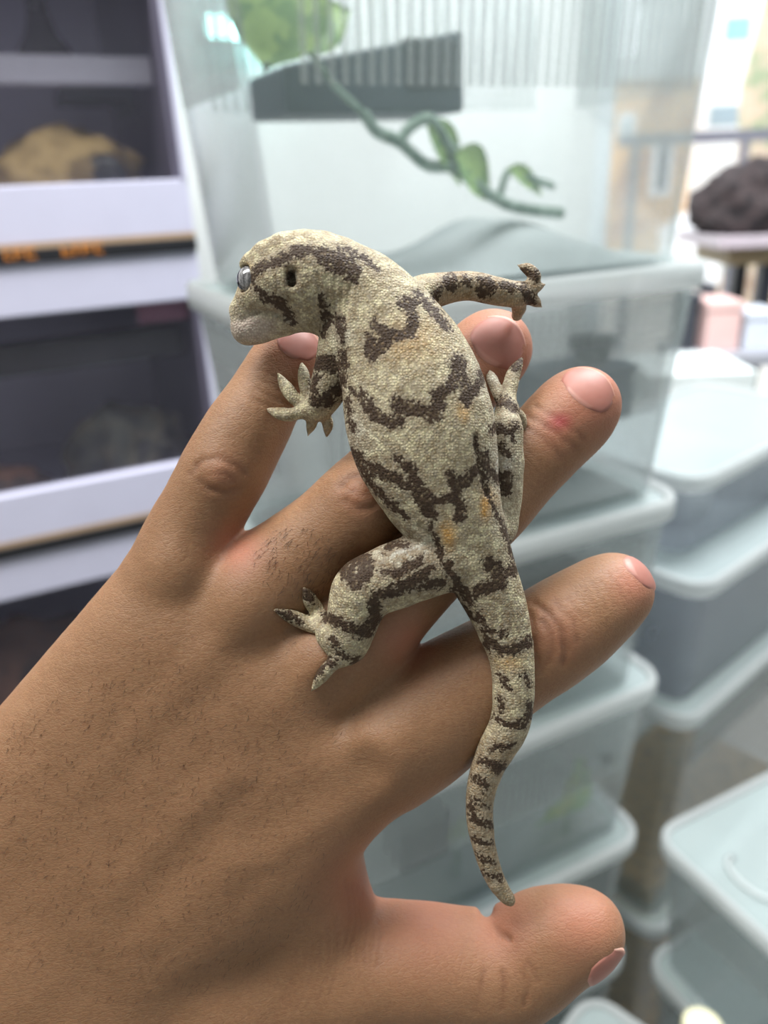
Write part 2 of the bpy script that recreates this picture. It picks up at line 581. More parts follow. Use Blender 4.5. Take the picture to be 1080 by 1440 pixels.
Z = lambda y: rk(140, y)[1]
RL, RDEP = 0.92, 0.36
period = Z(338) - Z(738)
M['sand'] = mottled('sandy_moulded_rock', ['8d7448', 'a88d5c', '6f5a38'], 14)
M['stone'] = mottled('dark_mossy_stone', ['2b2c30', '45463f', '5c5648', '1c1d22'], 16)
M['brownhide'] = mottled('brown_bark', ['4a3128', '6a4636', '33221c'], 18)
M['orange_print'] = plain('orange_print', 'd98a3c', 0.5)
M['tan_edge'] = plain('tan_edge_strip', 'b49a80', 0.6)
cab_labels = ['white glass fronted cabinet with hanging lamp and sandy rock hide',
              'white glass fronted cabinet with dark stone and black ledge',
              'lowest white glass fronted cabinet of the rack, with brown bark inside']
for i in range(3):
    dz = -i * period
    top = Z(362) + period + dz if i == 0 else Z(362) + dz + period
    o = empty('display_cabinet', RACK0 + Vector((0, 0, 0)), TH, label=cab_labels[i], cat='cabinet', group='stacked display cabinets')
    z_gt = Z(434) + period + dz          # glass top
    z_gb = Z(256) + dz                    # glass bottom
    z_bot = Z(336) + dz                   # bottom of the bottom rail
    z_top = Z(362) + period + dz
    box('top_rail', (-RL, 0, z_gt), (0, 0.02, z_top), M['white_panel'], o, 0.002)
    box('bottom_rail', (-RL, 0, z_bot), (0, 0.02, z_gb), M['white_panel'], o, 0.002)
    box('edge_strip', (-RL, -0.001, z_bot - 0.006), (0, 0.02, z_bot + 0.0005), M['tan_edge'], o, 0.0)
    for x0, x1 in ((-0.014, 0.0), (-RL, -RL + 0.014)):
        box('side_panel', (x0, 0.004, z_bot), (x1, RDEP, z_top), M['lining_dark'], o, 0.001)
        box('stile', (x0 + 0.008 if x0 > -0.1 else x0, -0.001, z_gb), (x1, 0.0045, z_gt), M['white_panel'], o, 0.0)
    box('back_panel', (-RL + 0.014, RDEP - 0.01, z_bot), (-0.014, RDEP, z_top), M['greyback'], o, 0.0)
    box('base_panel', (-RL + 0.014, 0.02, z_bot), (-0.014, RDEP - 0.01, z_bot + 0.012), M['greyback'], o, 0.0)
    box('roof_panel', (-RL + 0.014, 0.02, z_top - 0.012), (-0.014, RDEP - 0.01, z_top), M['greyback'], o, 0.0)
    for x0, x1, y0 in ((-RL + 0.012, -0.45, 0.006), (-0.47, -0.012, 0.012)):
        box('glass_pane', (x0, y0, z_gb - 0.004), (x1, y0 + 0.004, z_gt + 0.004), M['glass'], o, 0.0)
    # black rack rail under each cabinet
    rl = empty('rack_rail', RACK0.copy(), TH, label=['black rack rail printed with orange lettering under the sandy rock cabinet',
               'plain black rack rail under the dark stone cabinet', 'black rack rail under the lowest cabinet near the floor'][i], cat='rail', group='rack rails')
    zb = z_top - period
    box('rail_body', (-RL, -0.004, zb - 0.0005), (0.0, RDEP, z_bot - 0.0055), M['black'], rl, 0.001)
    if i == 0:
        random.seed(3)
        x = rk(6, 360)[0]
        xe = rk(146, 352)[0]
        bmx = bmesh.new()
        hh = (z_bot - zb)
        gap_at = rk(66, 358)[0]
        while x < xe:
            wdt = random.choice((0.006, 0.008, 0.010))
            if abs(x - gap_at) > 0.012:
                zz0, zz1 = zb + hh * 0.22, zb + hh * 0.72
                box_bm(bmx, (x, -0.0052, zz0), (x + 0.0022, -0.0035, zz1))
                for f in random.sample((0.0, 0.45, 0.88), 2):
                    box_bm(bmx, (x, -0.0052, zz0 + f * (zz1 - zz0)), (x + wdt, -0.0035, zz0 + f * (zz1 - zz0) + hh * 0.10))
            x += wdt + 0.0035
        lt_ = link('lettering', bm_mesh('lettering', bmx), M['orange_print'], rl)
        lt_['label'] = 'row of small orange letters'
        lt_['kind'] = 'stuff'
    CZ = (z_bot + 0.012, z_gt)
    def inside(px, py, dep):
        p0 = RACK0 + E2 * dep
        d = ray(px, py)
        return CAM + d * ((p0 - CAM).dot(E2) / d.dot(E2))
    def settle(o_, z_floor):
        """keep a thing between the cabinet's walls and set it down on the floor panel"""
        o_.rotation_euler.z = TH
        R = Matrix.Rotation(TH, 3, 'Z')
        L_ = [R @ v.co for v in o_.data.vertices]
        q_ = [((o_.location + v - RACK0).dot(E1), (o_.location + v - RACK0).dot(E2), v.z) for v in L_]
        for ax, lo_, hi_, e in ((0, -RL + 0.017, -0.017, E1), (1, 0.022, RDEP - 0.013, E2)):
            mn_, mx_ = min(v[ax] for v in q_), max(v[ax] for v in q_)
            if mx_ > hi_:
                o_.location += e * (hi_ - mx_)
            elif mn_ < lo_:
                o_.location += e * (lo_ - mn_)
        o_.location.z = z_floor - min(v[2] for v in q_) - 0.0005
        return o_
    def local(x, y, z):
        return RACK0 + E1 * x + E2 * y + Vector((0, 0, z))
    if i == 0:
        p = inside(165, 225, 0.08)
        h = lump('rock_hide', (p.x, p.y, CZ[0]), (0.088, 0.045, 0.066), M['sand'], None, 5, 0.25, 4)
        settle(h, CZ[0])
        tag(h, 'sandy moulded rock hide with a cave mouth in the upper cabinet', 'hide')
        from mathutils.bvhtree import BVHTree
        hit = BVHTree.FromPolygons([v.co for v in h.data.vertices], [tuple(f.vertices) for f in h.data.polygons]).ray_cast(Vector((0.036, -0.3, 0.018)), Vector((0, 1, 0)))[0]
        lump('cave_mouth_shade', (0.036, hit.y + 0.003, 0.018), (0.024, 0.013, 0.022), M['black'], h, 2, 0.1, 2, False)  # black lump stands in for the shade inside the cave opening
        p = inside(55, 30, 0.15)
        lp = empty('heat_lamp', (p.x, p.y, z_top - 0.0118), TH, label='black heat lamp hanging inside the upper cabinet', cat='lamp')
        dz_ = p.z - z_top
        link('stem', tube_mesh('stem', [(0, 0, 0), (0, 0, dz_ + 0.01)], 0.011, 12), M['black'], lp)
        link('shade', tube_mesh('shade', [(0, 0, dz_ + 0.02), (0, 0, dz_), (0, 0, dz_ - 0.018), (0, 0, dz_ - 0.022)], [0.012, 0.018, 0.030, 0.028], 18), M['black'], lp)
        # ledge fixed to the right side panel
        p = inside(135, 137, 0.20)
        ld = empty('feeding_ledge', local(-0.0138, 0.20, p.z), TH, label='dark slate feeding ledge on the side panel of the upper cabinet', cat='ledge')
        box('shelf', (-0.085, -0.045, -0.008), (-0.006, 0.045, 0.008), M['dark_slate'], ld, 0.002)
        box('backplate', (-0.009, -0.050, -0.020), (0.0, 0.050, 0.020), M['dark_slate'], ld, 0.002)
        # added bar standing in for a reflected band, side panel to side panel
        p = inside(120, 100, 0.05)
        br = slab('reflection_bar', local(0, 0.05, p.z), (-RL + 0.0138, -0.008, -0.014), (-0.0138, 0.010, 0.014), plain('pale_grey_bar', 'b7b4c4', 0.5), bevel=0.003)
        tag(br, 'pale grey bar standing in for a reflection across the upper cabinet', 'reflection bar')
    elif i == 1:
        p = inside(225, 615, 0.09)
        h = lump('stone_hide', (p.x, p.y, CZ[0]), (0.075, 0.050, 0.070), M['stone'], None, 9, 0.35, 4)
        settle(h, CZ[0])
        tag(h, 'dark mottled stone hide lying in the middle cabinet', 'hide')
        p = inside(-30, 670, 0.06)
        h = lump('stone', (p.x, p.y, CZ[0]), (0.08, 0.05, 0.04), M['brownhide'], None, 11, 0.3, 3)
        settle(h, CZ[0])
        tag(h, 'flat brown stone at the front of the middle cabinet', 'stone')
        p = inside(110, 485, 0.12)
        ld = empty('feeding_ledge', local(-0.0138, 0.12, p.z), TH, label='long black feeding ledge in the middle cabinet', cat='ledge')
        box('shelf', (-0.25, -0.045, -0.020), (0.0, 0.055, 0.006), M['black'], ld, 0.002)
        box('lip', (-0.25, -0.049, -0.020), (0.0, -0.043, 0.016), M['black'], ld, 0.001)
        p = inside(250, 437, 0.018)
        pk = box('label_card', (-0.03, -0.002, -0.01), (0.03, 0.002, 0.012), plain('dull_pink_card', '9a6f86', 0.6), None, 0.0)
        pk.location = local(min((p - RACK0).dot(E1), -0.047), 0.0178, min(p.z, z_gt - 0.013))
        pk.rotation_euler.z = TH
        tag(pk, 'small dull pink card behind the glass of the middle cabinet', 'card')
    else:
        p = inside(30, 950, 0.12)
        h = lump('bark_hide', (p.x, p.y, CZ[0]), (0.13, 0.075, 0.10), M['brownhide'], None, 13, 0.3, 4)
        settle(h, CZ[0])
        tag(h, 'brown bark hide lying in the lowest cabinet', 'hide')
st = empty('rack_stand', RACK0.copy(), TH, label='black steel stand carrying the three white cabinets', cat='stand')
zb = Z(362) - 2 * period
for x in (-RL, -0.03):
    for y in (0.01, RDEP - 0.04):
        box('leg', (x, y, 0), (x + 0.03, y + 0.03, zb), M['black'], st, 0.001)
for y in (0.01, RDEP - 0.04):
    box('crossbar', (-RL + 0.03, y, 0.10), (-0.03, y + 0.03, 0.13), M['black'], st, 0.001)


# ------------------------------------------------------------------ plastic tubs
def rr(lx, ly, r, n=5):
    pts = []
    for cx, cy, a0 in ((lx / 2 - r, ly / 2 - r, 0), (-lx / 2 + r, ly / 2 - r, 90), (-lx / 2 + r, -ly / 2 + r, 180), (lx / 2 - r, -ly / 2 + r, 270)):
        for i in range(n + 1):
            a = math.radians(a0 + 90 * i / n)
            pts.append((cx + r * math.cos(a), cy + r * math.sin(a)))
    return pts


def loops_mesh(name, loops, cap0=True, cap1=True, closed=False):
    """loops: (lx, ly, r, z)"""
    verts, faces = [], []
    m = 0
    for lx, ly, r, z in loops:
        p = rr(lx, ly, r)
        m = len(p)
        verts += [(x, y, z) for x, y in p]
    k = len(loops)
    for i in range(k if closed else k - 1):
        j = (i + 1) % k
        for q in range(m):
            q2 = (q + 1) % m
            faces.append((i * m + q, i * m + q2, j * m + q2, j * m + q))
    if cap0 and not closed:
        faces.append(tuple(reversed(range(m))))
    if cap1 and not closed:
        faces.append(tuple(range((k - 1) * m, k * m)))
    me = mesh_from(name, verts, faces)
    me.polygons.foreach_set('use_smooth', [len(p.vertices) == 4 for p in me.polygons])
    return me


TUBS = {}


def tub_meshes(L, W, H, ribh):
    key = (L, W, H, ribh)
    if key in TUBS:
        return TUBS[key]
    tx_, ty_ = L - 0.014, W - 0.014          # body at the rim
    bx_, by_ = L - 0.046, W - 0.046          # body at the base
    t = 0.0016
    body = loops_mesh('tub_body', [(bx_ - 0.01, by_ - 0.01, 0.020, 0.0), (bx_, by_, 0.022, 0.004), (tx_, ty_, 0.026, H - 0.004), (tx_ + 0.006, ty_ + 0.006, 0.028, H - 0.002),
                                   (tx_ + 0.006, ty_ + 0.006, 0.028, H), (tx_ - 2 * t, ty_ - 2 * t, 0.025, H - 0.0005), (bx_ - 2 * t, by_ - 2 * t, 0.021, 0.006), (bx_ - 0.012, by_ - 0.012, 0.019, 0.003)])
    panel = loops_mesh('lid_panel', [(L - 0.020, W - 0.020, 0.022, H + 0.0005), (L - 0.020, W - 0.020, 0.022, H + 0.0022)])
    rim = loops_mesh('lid_rim', [(L - 0.003, W - 0.003, 0.032, H - 0.013), (L, W, 0.034, H - 0.011), (L, W, 0.034, H + 0.004), (L - 0.004, W - 0.004, 0.033, H + 0.0075), (L - 0.013, W - 0.013, 0.027, H + 0.0075),
                                 (L - 0.019, W - 0.019, 0.023, H + 0.0035), (L - 0.021, W - 0.021, 0.022, H + 0.0003), (L - 0.006, W - 0.006, 0.031, H + 0.0003), (L - 0.006, W - 0.006, 0.031, H - 0.013)], closed=True)
    bm = bmesh.new()
    box_bm(bm, (-0.0023, -0.0012, -ribh), (0.0023, 0.0012, 0), 0.0009)
    rib = bm_mesh('rib', bm)
    for me, mt in ((body, 'tub'), (panel, 'lid'), (rim, 'rim'), (rib, 'rib')):
        me.materials.append(M[mt])
    TUBS[key] = (body, panel, rim, rib)
    return TUBS[key]


def make_tub(label, loc, rz, L=0.40, W=0.22, H=0.195, ribh=0.085, ribs=('front', 'left', 'right'), lid=True, group=None, mats=None, clips=()):
    body, panel, rim, rib = tub_meshes(L, W, H, ribh)
    o = empty('storage_tub', loc, rz, label=label, cat='tub', group=group)
    b = link('tub_body', body, None, o)
    if mats:
        b.material_slots[0].link = 'OBJECT'
        b.material_slots[0].material = M[mats]
    if lid:
        l = link('lid', panel, None, o)
        link('rim', rim, None, l)
        for cx, cy, ca, cw, crad in clips:
            pts = [(cw * math.cos(a), 0.030 * math.sin(a), 0) for a in np.linspace(-1.9, 1.9, 9)]
            cl = link('lid_handle', tube_mesh('lid_handle', [(p[0], p[1], H + 0.0020 + crad * 0.9) for p in pts], crad, 8), M['rim'], l)
            cl.location = (cx, cy, 0)
            cl.rotation_euler.z = ca
    sl = math.atan(0.016 / H)
    zt = H - 0.018
    for side in ribs:
        along = L if side in ('front', 'back') else W
        half = (W if side in ('front', 'back') else L) / 2 - 0.007 - 0.016 * (1 - zt / H)
        n = int((along - 0.075) / 0.0088)
        base = {'front': 0, 'right': math.pi / 2, 'back': math.pi, 'left': -math.pi / 2}[side]
        for k in range(n):
            s = (k - (n - 1) / 2) * 0.0088
            rb = link('rib', rib, None, b)
            ca, sa = math.cos(base), math.sin(base)
            x, y = s, -half - 0.0006
            rb.location = (x * ca - y * sa, x * sa + y * ca, zt)
            rb.rotation_euler = Euler((sl, 0, base), 'XYZ')
    return o


CORNER = Vector((0.289, 0.66, 0))
LT, WT = 0.40, 0.22
CEN = CORNER - E1 * (LT / 2) + E2 * (WT / 2)
names = ['clear ribbed tub resting on the whole stack, with vine, ledge and paper inside',
         'clear ribbed tub directly under the topmost tub of the stack',
         'third clear ribbed tub down the stack, with dark bowl inside',
         'fourth clear ribbed tub down the stack, with yellow green leaf inside',
         'fifth clear ribbed tub down the stack, under the leaf tub',
         'sixth clear ribbed tub down the stack, one above the floor',
         'bottom clear ribbed tub of the stack, standing on the floor']
zl = CAM.z - 0.079 + 0.004              # lid top of the second tub
STEP = (zl - 0.0045) / 6                 # six tubs under the topmost one, down to the floor
HT = STEP - 0.0020
STK = []
z_base = zl
jit = [0, 0.0, -0.004, 0.003, -0.003, 0.002, 0]
for i in range(7):
    if i == 0:
        o = make_tub(names[0], CEN + Vector((0, 0, zl - 0.0045)), TH, LT, WT, 0.26, 0.112, ('front', 'back', 'left', 'right'), group='stack of clear ribbed tubs')
    else:
        zb_ = zl - 0.0045 - i * STEP
        o = make_tub(names[i], CEN + E1 * jit[i] + Vector((0, 0, zb_)), TH + jit[i] * 3, LT, WT, HT, 0.10 if i == 1 else 0.09,
                     ('front', 'left', 'right') if i < 5 else ('front',), group='stack of clear ribbed tubs')
    STK.append(o)


def in_tub(i, px, py, dep):
    """point on the ray through (px, py), dep metres behind the stack's front lid edge"""
    p0 = CORNER + E2 * dep
    d = ray(px, py)
    return CAM + d * ((p0 - CAM).dot(E2) / d.dot(E2))


def floor_z(i):
    return STK[i].location.z + 0.0035


def wall_half(i, z, side):
    """inner half width of tub i at world height z, towards the front ('W') or the end ('L')"""
    H_ = 0.26 if i == 0 else HT
    span = WT if side == 'W' else LT
    return span / 2 - 0.007 - 0.016 * (1 - (z - STK[i].location.z) / H_) - 0.0016


def tub_local(i, p):
    return STK[i].matrix_basis.inverted() @ p


# things inside the tubs
M['leaf'] = mottled('artificial_leaf', ['8fae62', 'a3c070', '6f9455'], 40, 0.5, 0.1, 0.002)
M['leaf_yellow'] = mottled('yellow_green_leaf', ['d8d040', 'bfd040', '98c44c', '6cb060'], 28, 0.5, 0.1, 0.002)
M['vine'] = mottled('grey_green_vine', ['7d9486', '93a898', '66806e'], 60, 0.7)
M['paper'] = plain('grey_white_paper', 'c3c9c9', 0.9, 0.05, 30, 0.3)
M['bowl'] = plain('dark_bowl', '30343a', 0.4)
M['bluebox'] = plain('blue_grey_box', '566a82', 0.5)

# paper lining of the topmost tub: a low crumpled mound
def paper_sheet(i, label, hx=0.165, hy=0.075, hgt=0.03, seed=1, cx=0.0, col='paper'):
    from mathutils import noise as mn
    n, m = 30, 16
    vs, fs = [], []
    for a in range(n + 1):
        for b in range(m + 1):
            x, y = (a / n * 2 - 1) * hx, (b / m * 2 - 1) * hy
            e = min(1, (1 - abs(a / n * 2 - 1)) * 6) * min(1, (1 - abs(b / m * 2 - 1)) * 4)
            z = hgt * max(0, 0.35 + 0.65 * mn.noise(Vector((x * 9 + seed, y * 9, seed)))) * e + 0.0022
            vs.append((x + cx, y, z))
    k = len(vs)
    vs += [(x, y, 0.0) for x, y, z in vs]
    for a in range(n):
        for b in range(m):
            q = a * (m + 1) + b
            fs.append((q, q + m + 1, q + m + 2, q + 1))
            fs.append((k + q, k + q + 1, k + q + m + 2, k + q + m + 1))
    o = link('paper_lining', mesh_from('paper_lining', vs, fs, True), M[col])
    o.location = STK[i].location + Vector((0, 0, 0.0036))
    o.rotation_euler.z = STK[i].rotation_euler.z
    return tag(o, label, 'paper')


paper_sheet(0, 'crumpled grey white paper lining the topmost tub of the stack', hgt=0.055, seed=4)
paper_sheet(1, 'flat pale paper lining the second tub down the stack', hgt=0.012, seed=2)
paper_sheet(3, 'flat pale paper lining the fourth tub down the stack', hgt=0.010, seed=6)

# dark ledge box fixed on the back wall of the topmost tub
p = in_tub(0, 505, 112, 0.155)
lg = empty('feeding_ledge', p, TH, label='dark slate box ledge on the back wall of the topmost tub', cat='ledge')
bm = bmesh.new()
q_ = tub_local(0, p)
yb = wall_half(0, p.z - 0.026, 'W') - q_.y + 0.0006          # its back lies on the tub's back wall
box_bm(bm, (-0.075, -0.035, -0.026), (0.075, yb, 0.030), 0.004)
for v in bm.verts:
    if v.co.x < 0 and v.co.z > 0:
        v.co.z -= (-v.co.x / 0.075) * 0.026
link('ledge_body', bm_mesh('ledge_body', bm), M['dark_slate'], lg)
box('recess_shade', (0.022, -0.037, -0.010), (0.068, -0.030, 0.024), M['black'], lg, 0.002)  # black block on the front stands in for the opening's shade

# vine with leaves
vn = empty('artificial_vine', STK[0].location + Vector((0, 0, 0.004)), 0, label='grey green artificial vine with leaves in the topmost tub', cat='plant')


def vine_tube(pts, r, dep):
    P = spline([in_tub(0, x, y, d) - vn.location for x, y, d in [(a[0], a[1], a[2] if len(a) > 2 else dep) for a in pts]], 8)
    return link('stem', tube_mesh('stem', [tuple(q) for q in P], r, 8), M['vine'], vn)


vine_tube([(512, 160), (530, 185), (562, 200), (600, 232), (640, 236), (672, 262), (720, 290), (790, 300)], 0.0045, 0.09)
vine_tube([(562, 200), (578, 178), (606, 168), (628, 200), (650, 225)], 0.0042, 0.09)
vine_tube([(700, 285), (716, 240), (745, 250), (778, 262)], 0.003, 0.10)
for (x, y, d, L_, W_, rot, tl) in ((600, 170, 0.088, 0.060, 0.034, -0.75, 0.2), (640, 215, 0.085, 0.055, 0.042, -0.6, 0.3), (715, 236, 0.095, 0.05, 0.018, -0.35, 0.2),
                                   (372, 95, 0.06, 0.085, 0.07, 1.2, -0.1), (398, 60, 0.07, 0.06, 0.045, 0.5, 0.0)):
    lf = link('leaf', leaf_mesh('leaf', L_, W_), M['leaf'], vn)
    lf.location = in_tub(0, x, y, d) - vn.location
    lf.rotation_euler = (math.radians(68), -rot, TH)
vine_tube([(512, 160, 0.09), (470, 120, 0.075), (420, 60, 0.07), (372, 95, 0.06)], 0.0025, 0.06)

def small_box(i, px, py, dep, size, mat, label, on):
    """a little box ledge fixed inside the tub to its front wall or its right end"""
    x, y, z = size
    q = tub_local(i, in_tub(i, px, py, dep))
    zlow = STK[i].location.z + q.z - z
    if on == 'front':
        q.y = -wall_half(i, zlow, 'W') + y - 0.0006
    else:
        q.x = wall_half(i, zlow, 'L') - x + 0.0006
    o = empty('feeding_box', STK[i].matrix_basis @ q, STK[i].rotation_euler.z, label=label, cat='box')
    box('body', (-x, -y, -z), (x, y, z * 0.8), mat, o, 0.003)
    box('brim', (-x - 0.001, -y - 0.001, z * 0.75), (x + 0.001, y + 0.001, z), mat, o, 0.001)
    return o


# second tub
fb = small_box(1, 800, 552, 0.10, (0.050, 0.03, 0.026), M['bluebox'], 'blue grey box ledge inside the second tub down the stack', 'end')
bl = link('water_bowl', tube_mesh('water_bowl', [(0, 0, 0.0), (0, 0, 0.012), (0, 0, 0.024), (0, 0, 0.025), (0, 0, 0.008)], [0.014, 0.020, 0.022, 0.019, 0.012], 18), M['bowl'])
bl.location = fb.matrix_basis @ Vector((0.022, 0.0, 0.0258))
tag(bl, 'small dark bowl standing on the blue grey box in the second tub', 'bowl')


def potted(i, px, py, dep, n, size, mat, label, seed):
    """a clump of leaves rising from a short stem, standing on the tub's floor"""
    random.seed(seed)
    p = in_tub(i, px, py, dep)
    base = Vector((p.x, p.y, floor_z(i)))
    o = empty('leaf_plant', base, 0, label=label, cat='plant')
    top = max(0.02, p.z - base.z)
    link('stem', tube_mesh('stem', [(0, 0, 0), (0.002, 0, top * 0.5), (0, 0, top)], [0.004, 0.003, 0.002], 8), M['vine'], o)
    for k in range(n):
        lf = link('leaf', leaf_mesh('leaf', size * random.uniform(0.7, 1.1), size * 0.62), mat, o)
        lf.location = (0, 0, top * random.uniform(0.75, 1.0))
        lf.rotation_euler = (random.uniform(1.15, 1.45), random.uniform(-1.25, -0.45), TH + math.pi * (k % 2) + random.uniform(-0.12, 0.12))
    return o


potted(1, 752, 590, 0.05, 4, 0.034, M['leaf'], 'small green leaf plant in the second tub down the stack', 3)
small_box(2, 742, 815, 0.045, (0.035, 0.025, 0.022), M['bowl'], 'dark grey box inside the third tub down the stack', 'front')
potted(3, 797, 1135, 0.046, 6, 0.060, M['leaf_yellow'], 'yellow green leaf plant in the fourth tub down the stack', 5)
potted(3, 640, 1170, 0.060, 4, 0.034, M['leaf'], 'small leaf plant beside the dark grey box in the fourth tub', 9)
small_box(3, 588, 1172, 0.032, (0.027, 0.02, 0.026), M['bowl'], 'dark grey box inside the fourth tub down the stack', 'front')
q = tub_local(3, in_tub(3, 851, 1064, 0.02))
q.y = -wall_half(3, STK[3].location.z + q.z - 0.008, 'W') - 0.0004
bl2 = link('suction_hook', tube_mesh('suction_hook', [(0, 0, 0), (0, 0.004, 0), (0, 0.009, 0), (0, 0.011, 0)], [0.008, 0.007, 0.005, 0.002], 14), M['bowl'])
bl2.location = STK[3].matrix_basis @ q
bl2.rotation_euler.z = STK[3].rotation_euler.z
tag(bl2, 'small dark suction hook in the fourth tub above its leaf', 'hook')
potted(2, 765, 900, 0.045, 3, 0.03, M['leaf'], 'green leaf lying low in the third tub down the stack', 12)
small_box(4, 668, 1258, 0.05, (0.025, 0.02, 0.015), M['bluebox'], 'blue grey box inside the fifth tub down the stack', 'front')

# stack to the right, nearer the floor: two low tubs with broad lids
ZR1 = CAM.z - 0.702
c1 = on_z(912, 1168, ZR1)
def right_tub(c, z, L, W, H, label, **kw):
    cen = c + E1 * (L / 2) - E2 * (W / 2)
    return make_tub(label, Vector((cen.x, cen.y, z - H - 0.0075)), TH, L, W, H, 0.07, group='low stack of broad tubs', **kw)
RLW = (0.36, 0.26)
t1 = right_tub(c1, ZR1, *RLW, 0.195, 'broad clear tub on top of the low stack beside the tall stack', ribs=('left', 'front'), clips=((-0.13, 0.03, math.pi, 0.015, 0.0035),))
t2 = right_tub(c1 - E2 * 0.012, ZR1 - 0.1972, *RLW, 0.195, 'broad clear tub second from the top of the low stack', ribs=('left',), clips=((-0.1592, 0.03, math.pi, 0.0036, 0.0022),))
t3 = right_tub(c1 + E1 * 0.0, ZR1 - 0.3944, *RLW, ZR1 - 0.3944 - 0.0075, 'broad clear tub at the bottom of the low stack', ribs=())
# slate cloth in the second one
bm = bmesh.new()
o = lump('folded_cloth', t2.location + Vector((-0.01, -0.02, 0.003 + 0.07 * 0.55)), (0.10, 0.07, 0.07), plain('slate_blue_cloth', '4d5a6c', 0.9, 0.1, 40, 0.3), None, 8, 0.2, 4)
tag(o, 'slate blue folded cloth inside the second broad tub', 'cloth')

# tubs standing behind the low stack
cq = on_z(885, 1108, CAM.z - 0.60)
THQ = math.radians(40)
q1e, q2e = Vector((math.cos(THQ), math.sin(THQ), 0)), Vector((-math.sin(THQ), math.cos(THQ), 0))
cq = Vector((0.345, 0.725, 0))
cen = cq + q1e * 0.22 + q2e * 0.13
ZQ = CAM.z - 0.60
q0 = make_tub('clear tub on the floor carrying the grey lidded tubs', Vector((cen.x, cen.y, 0)), THQ, 0.44, 0.26, 0.36, 0.07, ribs=(), group='tubs behind the low stack')
q0b = make_tub('clear tub between the floor tub and the grey tub', Vector((cen.x, cen.y, 0.3621)), THQ, 0.44, 0.26, ZQ - 0.009 - 0.3621 - 0.0021, 0.07, ribs=('front',), group='tubs behind the low stack')
q1 = make_tub('grey tinted lidded tub behind the low stack', Vector((cen.x, cen.y, ZQ - 0.009)), THQ, 0.43, 0.25, 0.175, 0.06, ribs=(), group='tubs behind the low stack', mats='greytub')
cen2 = cen + q2e * 0.022 + q1e * 0.018
q2 = make_tub('grey tinted tub on top of the lidded grey tub', Vector((cen2.x, cen2.y, ZQ - 0.009 + 0.1771)), THQ, 0.40, 0.22, 0.105, 0.05, ribs=(), group='tubs behind the low stack', mats='greytub')
for tub_, nm in ((q0, 'tan cork block lying in the clear tub on the floor'), (q0b, 'tan cork block lying in the middle clear tub')):
    mt = slab('cork_block', tub_.location + Vector((0, 0, 0.0036)), (-0.185, -0.095, 0.0), (0.185, 0.095, 0.030), mottled('tan_cork', ['b58a48', 'c79c58', '9f783c'], 60), THQ, bevel=0.004)
    tag(mt, nm, 'cork')
# dark bead and pale tub shapes inside
p = cen2 + Vector((-0.04, -0.05, 0))
o = link('feeding_cup', tube_mesh('feeding_cup', [(0, 0, 0), (0, 0, 0.01), (0, 0, 0.045), (0, 0, 0.047), (0, 0, 0.012)], [0.036, 0.04, 0.047, 0.043, 0.035], 22), plain('white_cup', 'dfe6e4', 0.5))
o.location = (p.x, p.y, q2.location.z + 0.0035)
tag(o, 'white feeding cup inside the upper grey tinted tub', 'cup')
o = lump('dark_stone', (p.x + 0.11, p.y + 0.06, q2.location.z + 0.026), (0.05, 0.035, 0.04), M['stone'], None, 21, 0.25, 3)
tag(o, 'dark stone inside the upper grey tinted tub', 'stone')

# front tub below the thumb, and its tan mat
cf = on_z(836, 1346, CAM.z - 0.86)
THF = math.radians(-44)
f1, f2 = Vector((math.cos(THF), math.sin(THF), 0)), Vector((-math.sin(THF), math.cos(THF), 0))
cenf = cf + f1 * 0.17 - f2 * 0.125
zf = CAM.z - 0.86
ft = make_tub('clear ribbed tub standing on the floor in front of the tall stack', Vector((cenf.x - 0.012, cenf.y - 0.03, 0)), THF, 0.34, 0.24, zf - 0.0075, 0.08, ribs=('back', 'left', 'front'))
# round pale ball in the lower right
bp_ = on_z(990, 1436, zf + 0.02)
jd = Vector((bp_.x, bp_.y, 0)).normalized()
JH = 0.020 + 0.066 * (CAM.z - bp_.z) / Vector((bp_.x, bp_.y, 0)).length
bp_ -= jd * 0.066
cj = empty('cream_jar', (bp_.x, bp_.y, zf - 0.0075 + 0.0022), 0, label='tall cream jar with round lid on the front tub', cat='jar')
link('jar_body', tube_mesh('jar_body', [(0, 0, 0), (0, 0, 0.003), (0, 0, JH - 0.010)], [0.015, 0.017, 0.017], 24), plain('cream_plastic', 'e8e3b8', 0.4), cj)
link('jar_lid', tube_mesh('jar_lid', [(0, 0, JH - 0.0105), (0, 0, JH - 0.002), (0, 0, JH)], [0.019, 0.019, 0.016], 24), plain('cream_lid_plastic', 'ece8c4', 0.35), cj)

# light tube on the wall behind the tall stack
def on_wall(px, py):
    d = ray(px, py)
    return CAM + d * ((WALL0 - CAM).dot(E2) / d.dot(E2))
p, q = on_wall(282, 42), on_wall(385, 42)
ll = (q - p).length
lt = empty('light_tube', (p.x, p.y, p.z), TH, label='cyan white light tube on the wall behind the tall stack', cat='light')
box('housing', (0, -0.022, -0.014), (ll, 0.001, 0.014), M['frame'], lt, 0.002)
tt = NT('light_tube_glow')
em = tt.n('Emission')
em.inputs[0].default_value = (0.45, 1.0, 0.95, 1)
em.inputs[1].default_value = 22.0
link('tube', tube_mesh('tube', [(0.004, -0.038, 0), (ll - 0.004, -0.038, 0)], 0.018, 12), tt.done(em), lt)

# ------------------------------------------------------------------ distance-field modelling (millimetres in the hand's frame)
HAND_M = Matrix.Translation(CAM + _f * HD) @ CAM_ROT      # x right, y up, z towards the lens side


def hp(px, py, z):
    d = HD * 1000 - z
    return np.array([(px - 540) / FPX * d, -(py - 720) / FPX * d, z])


def topx(P):
    d = HD * 1000 - P[:, 2]
    return np.stack([540 + FPX * P[:, 0] / d, 720 - FPX * P[:, 1] / d], 1)


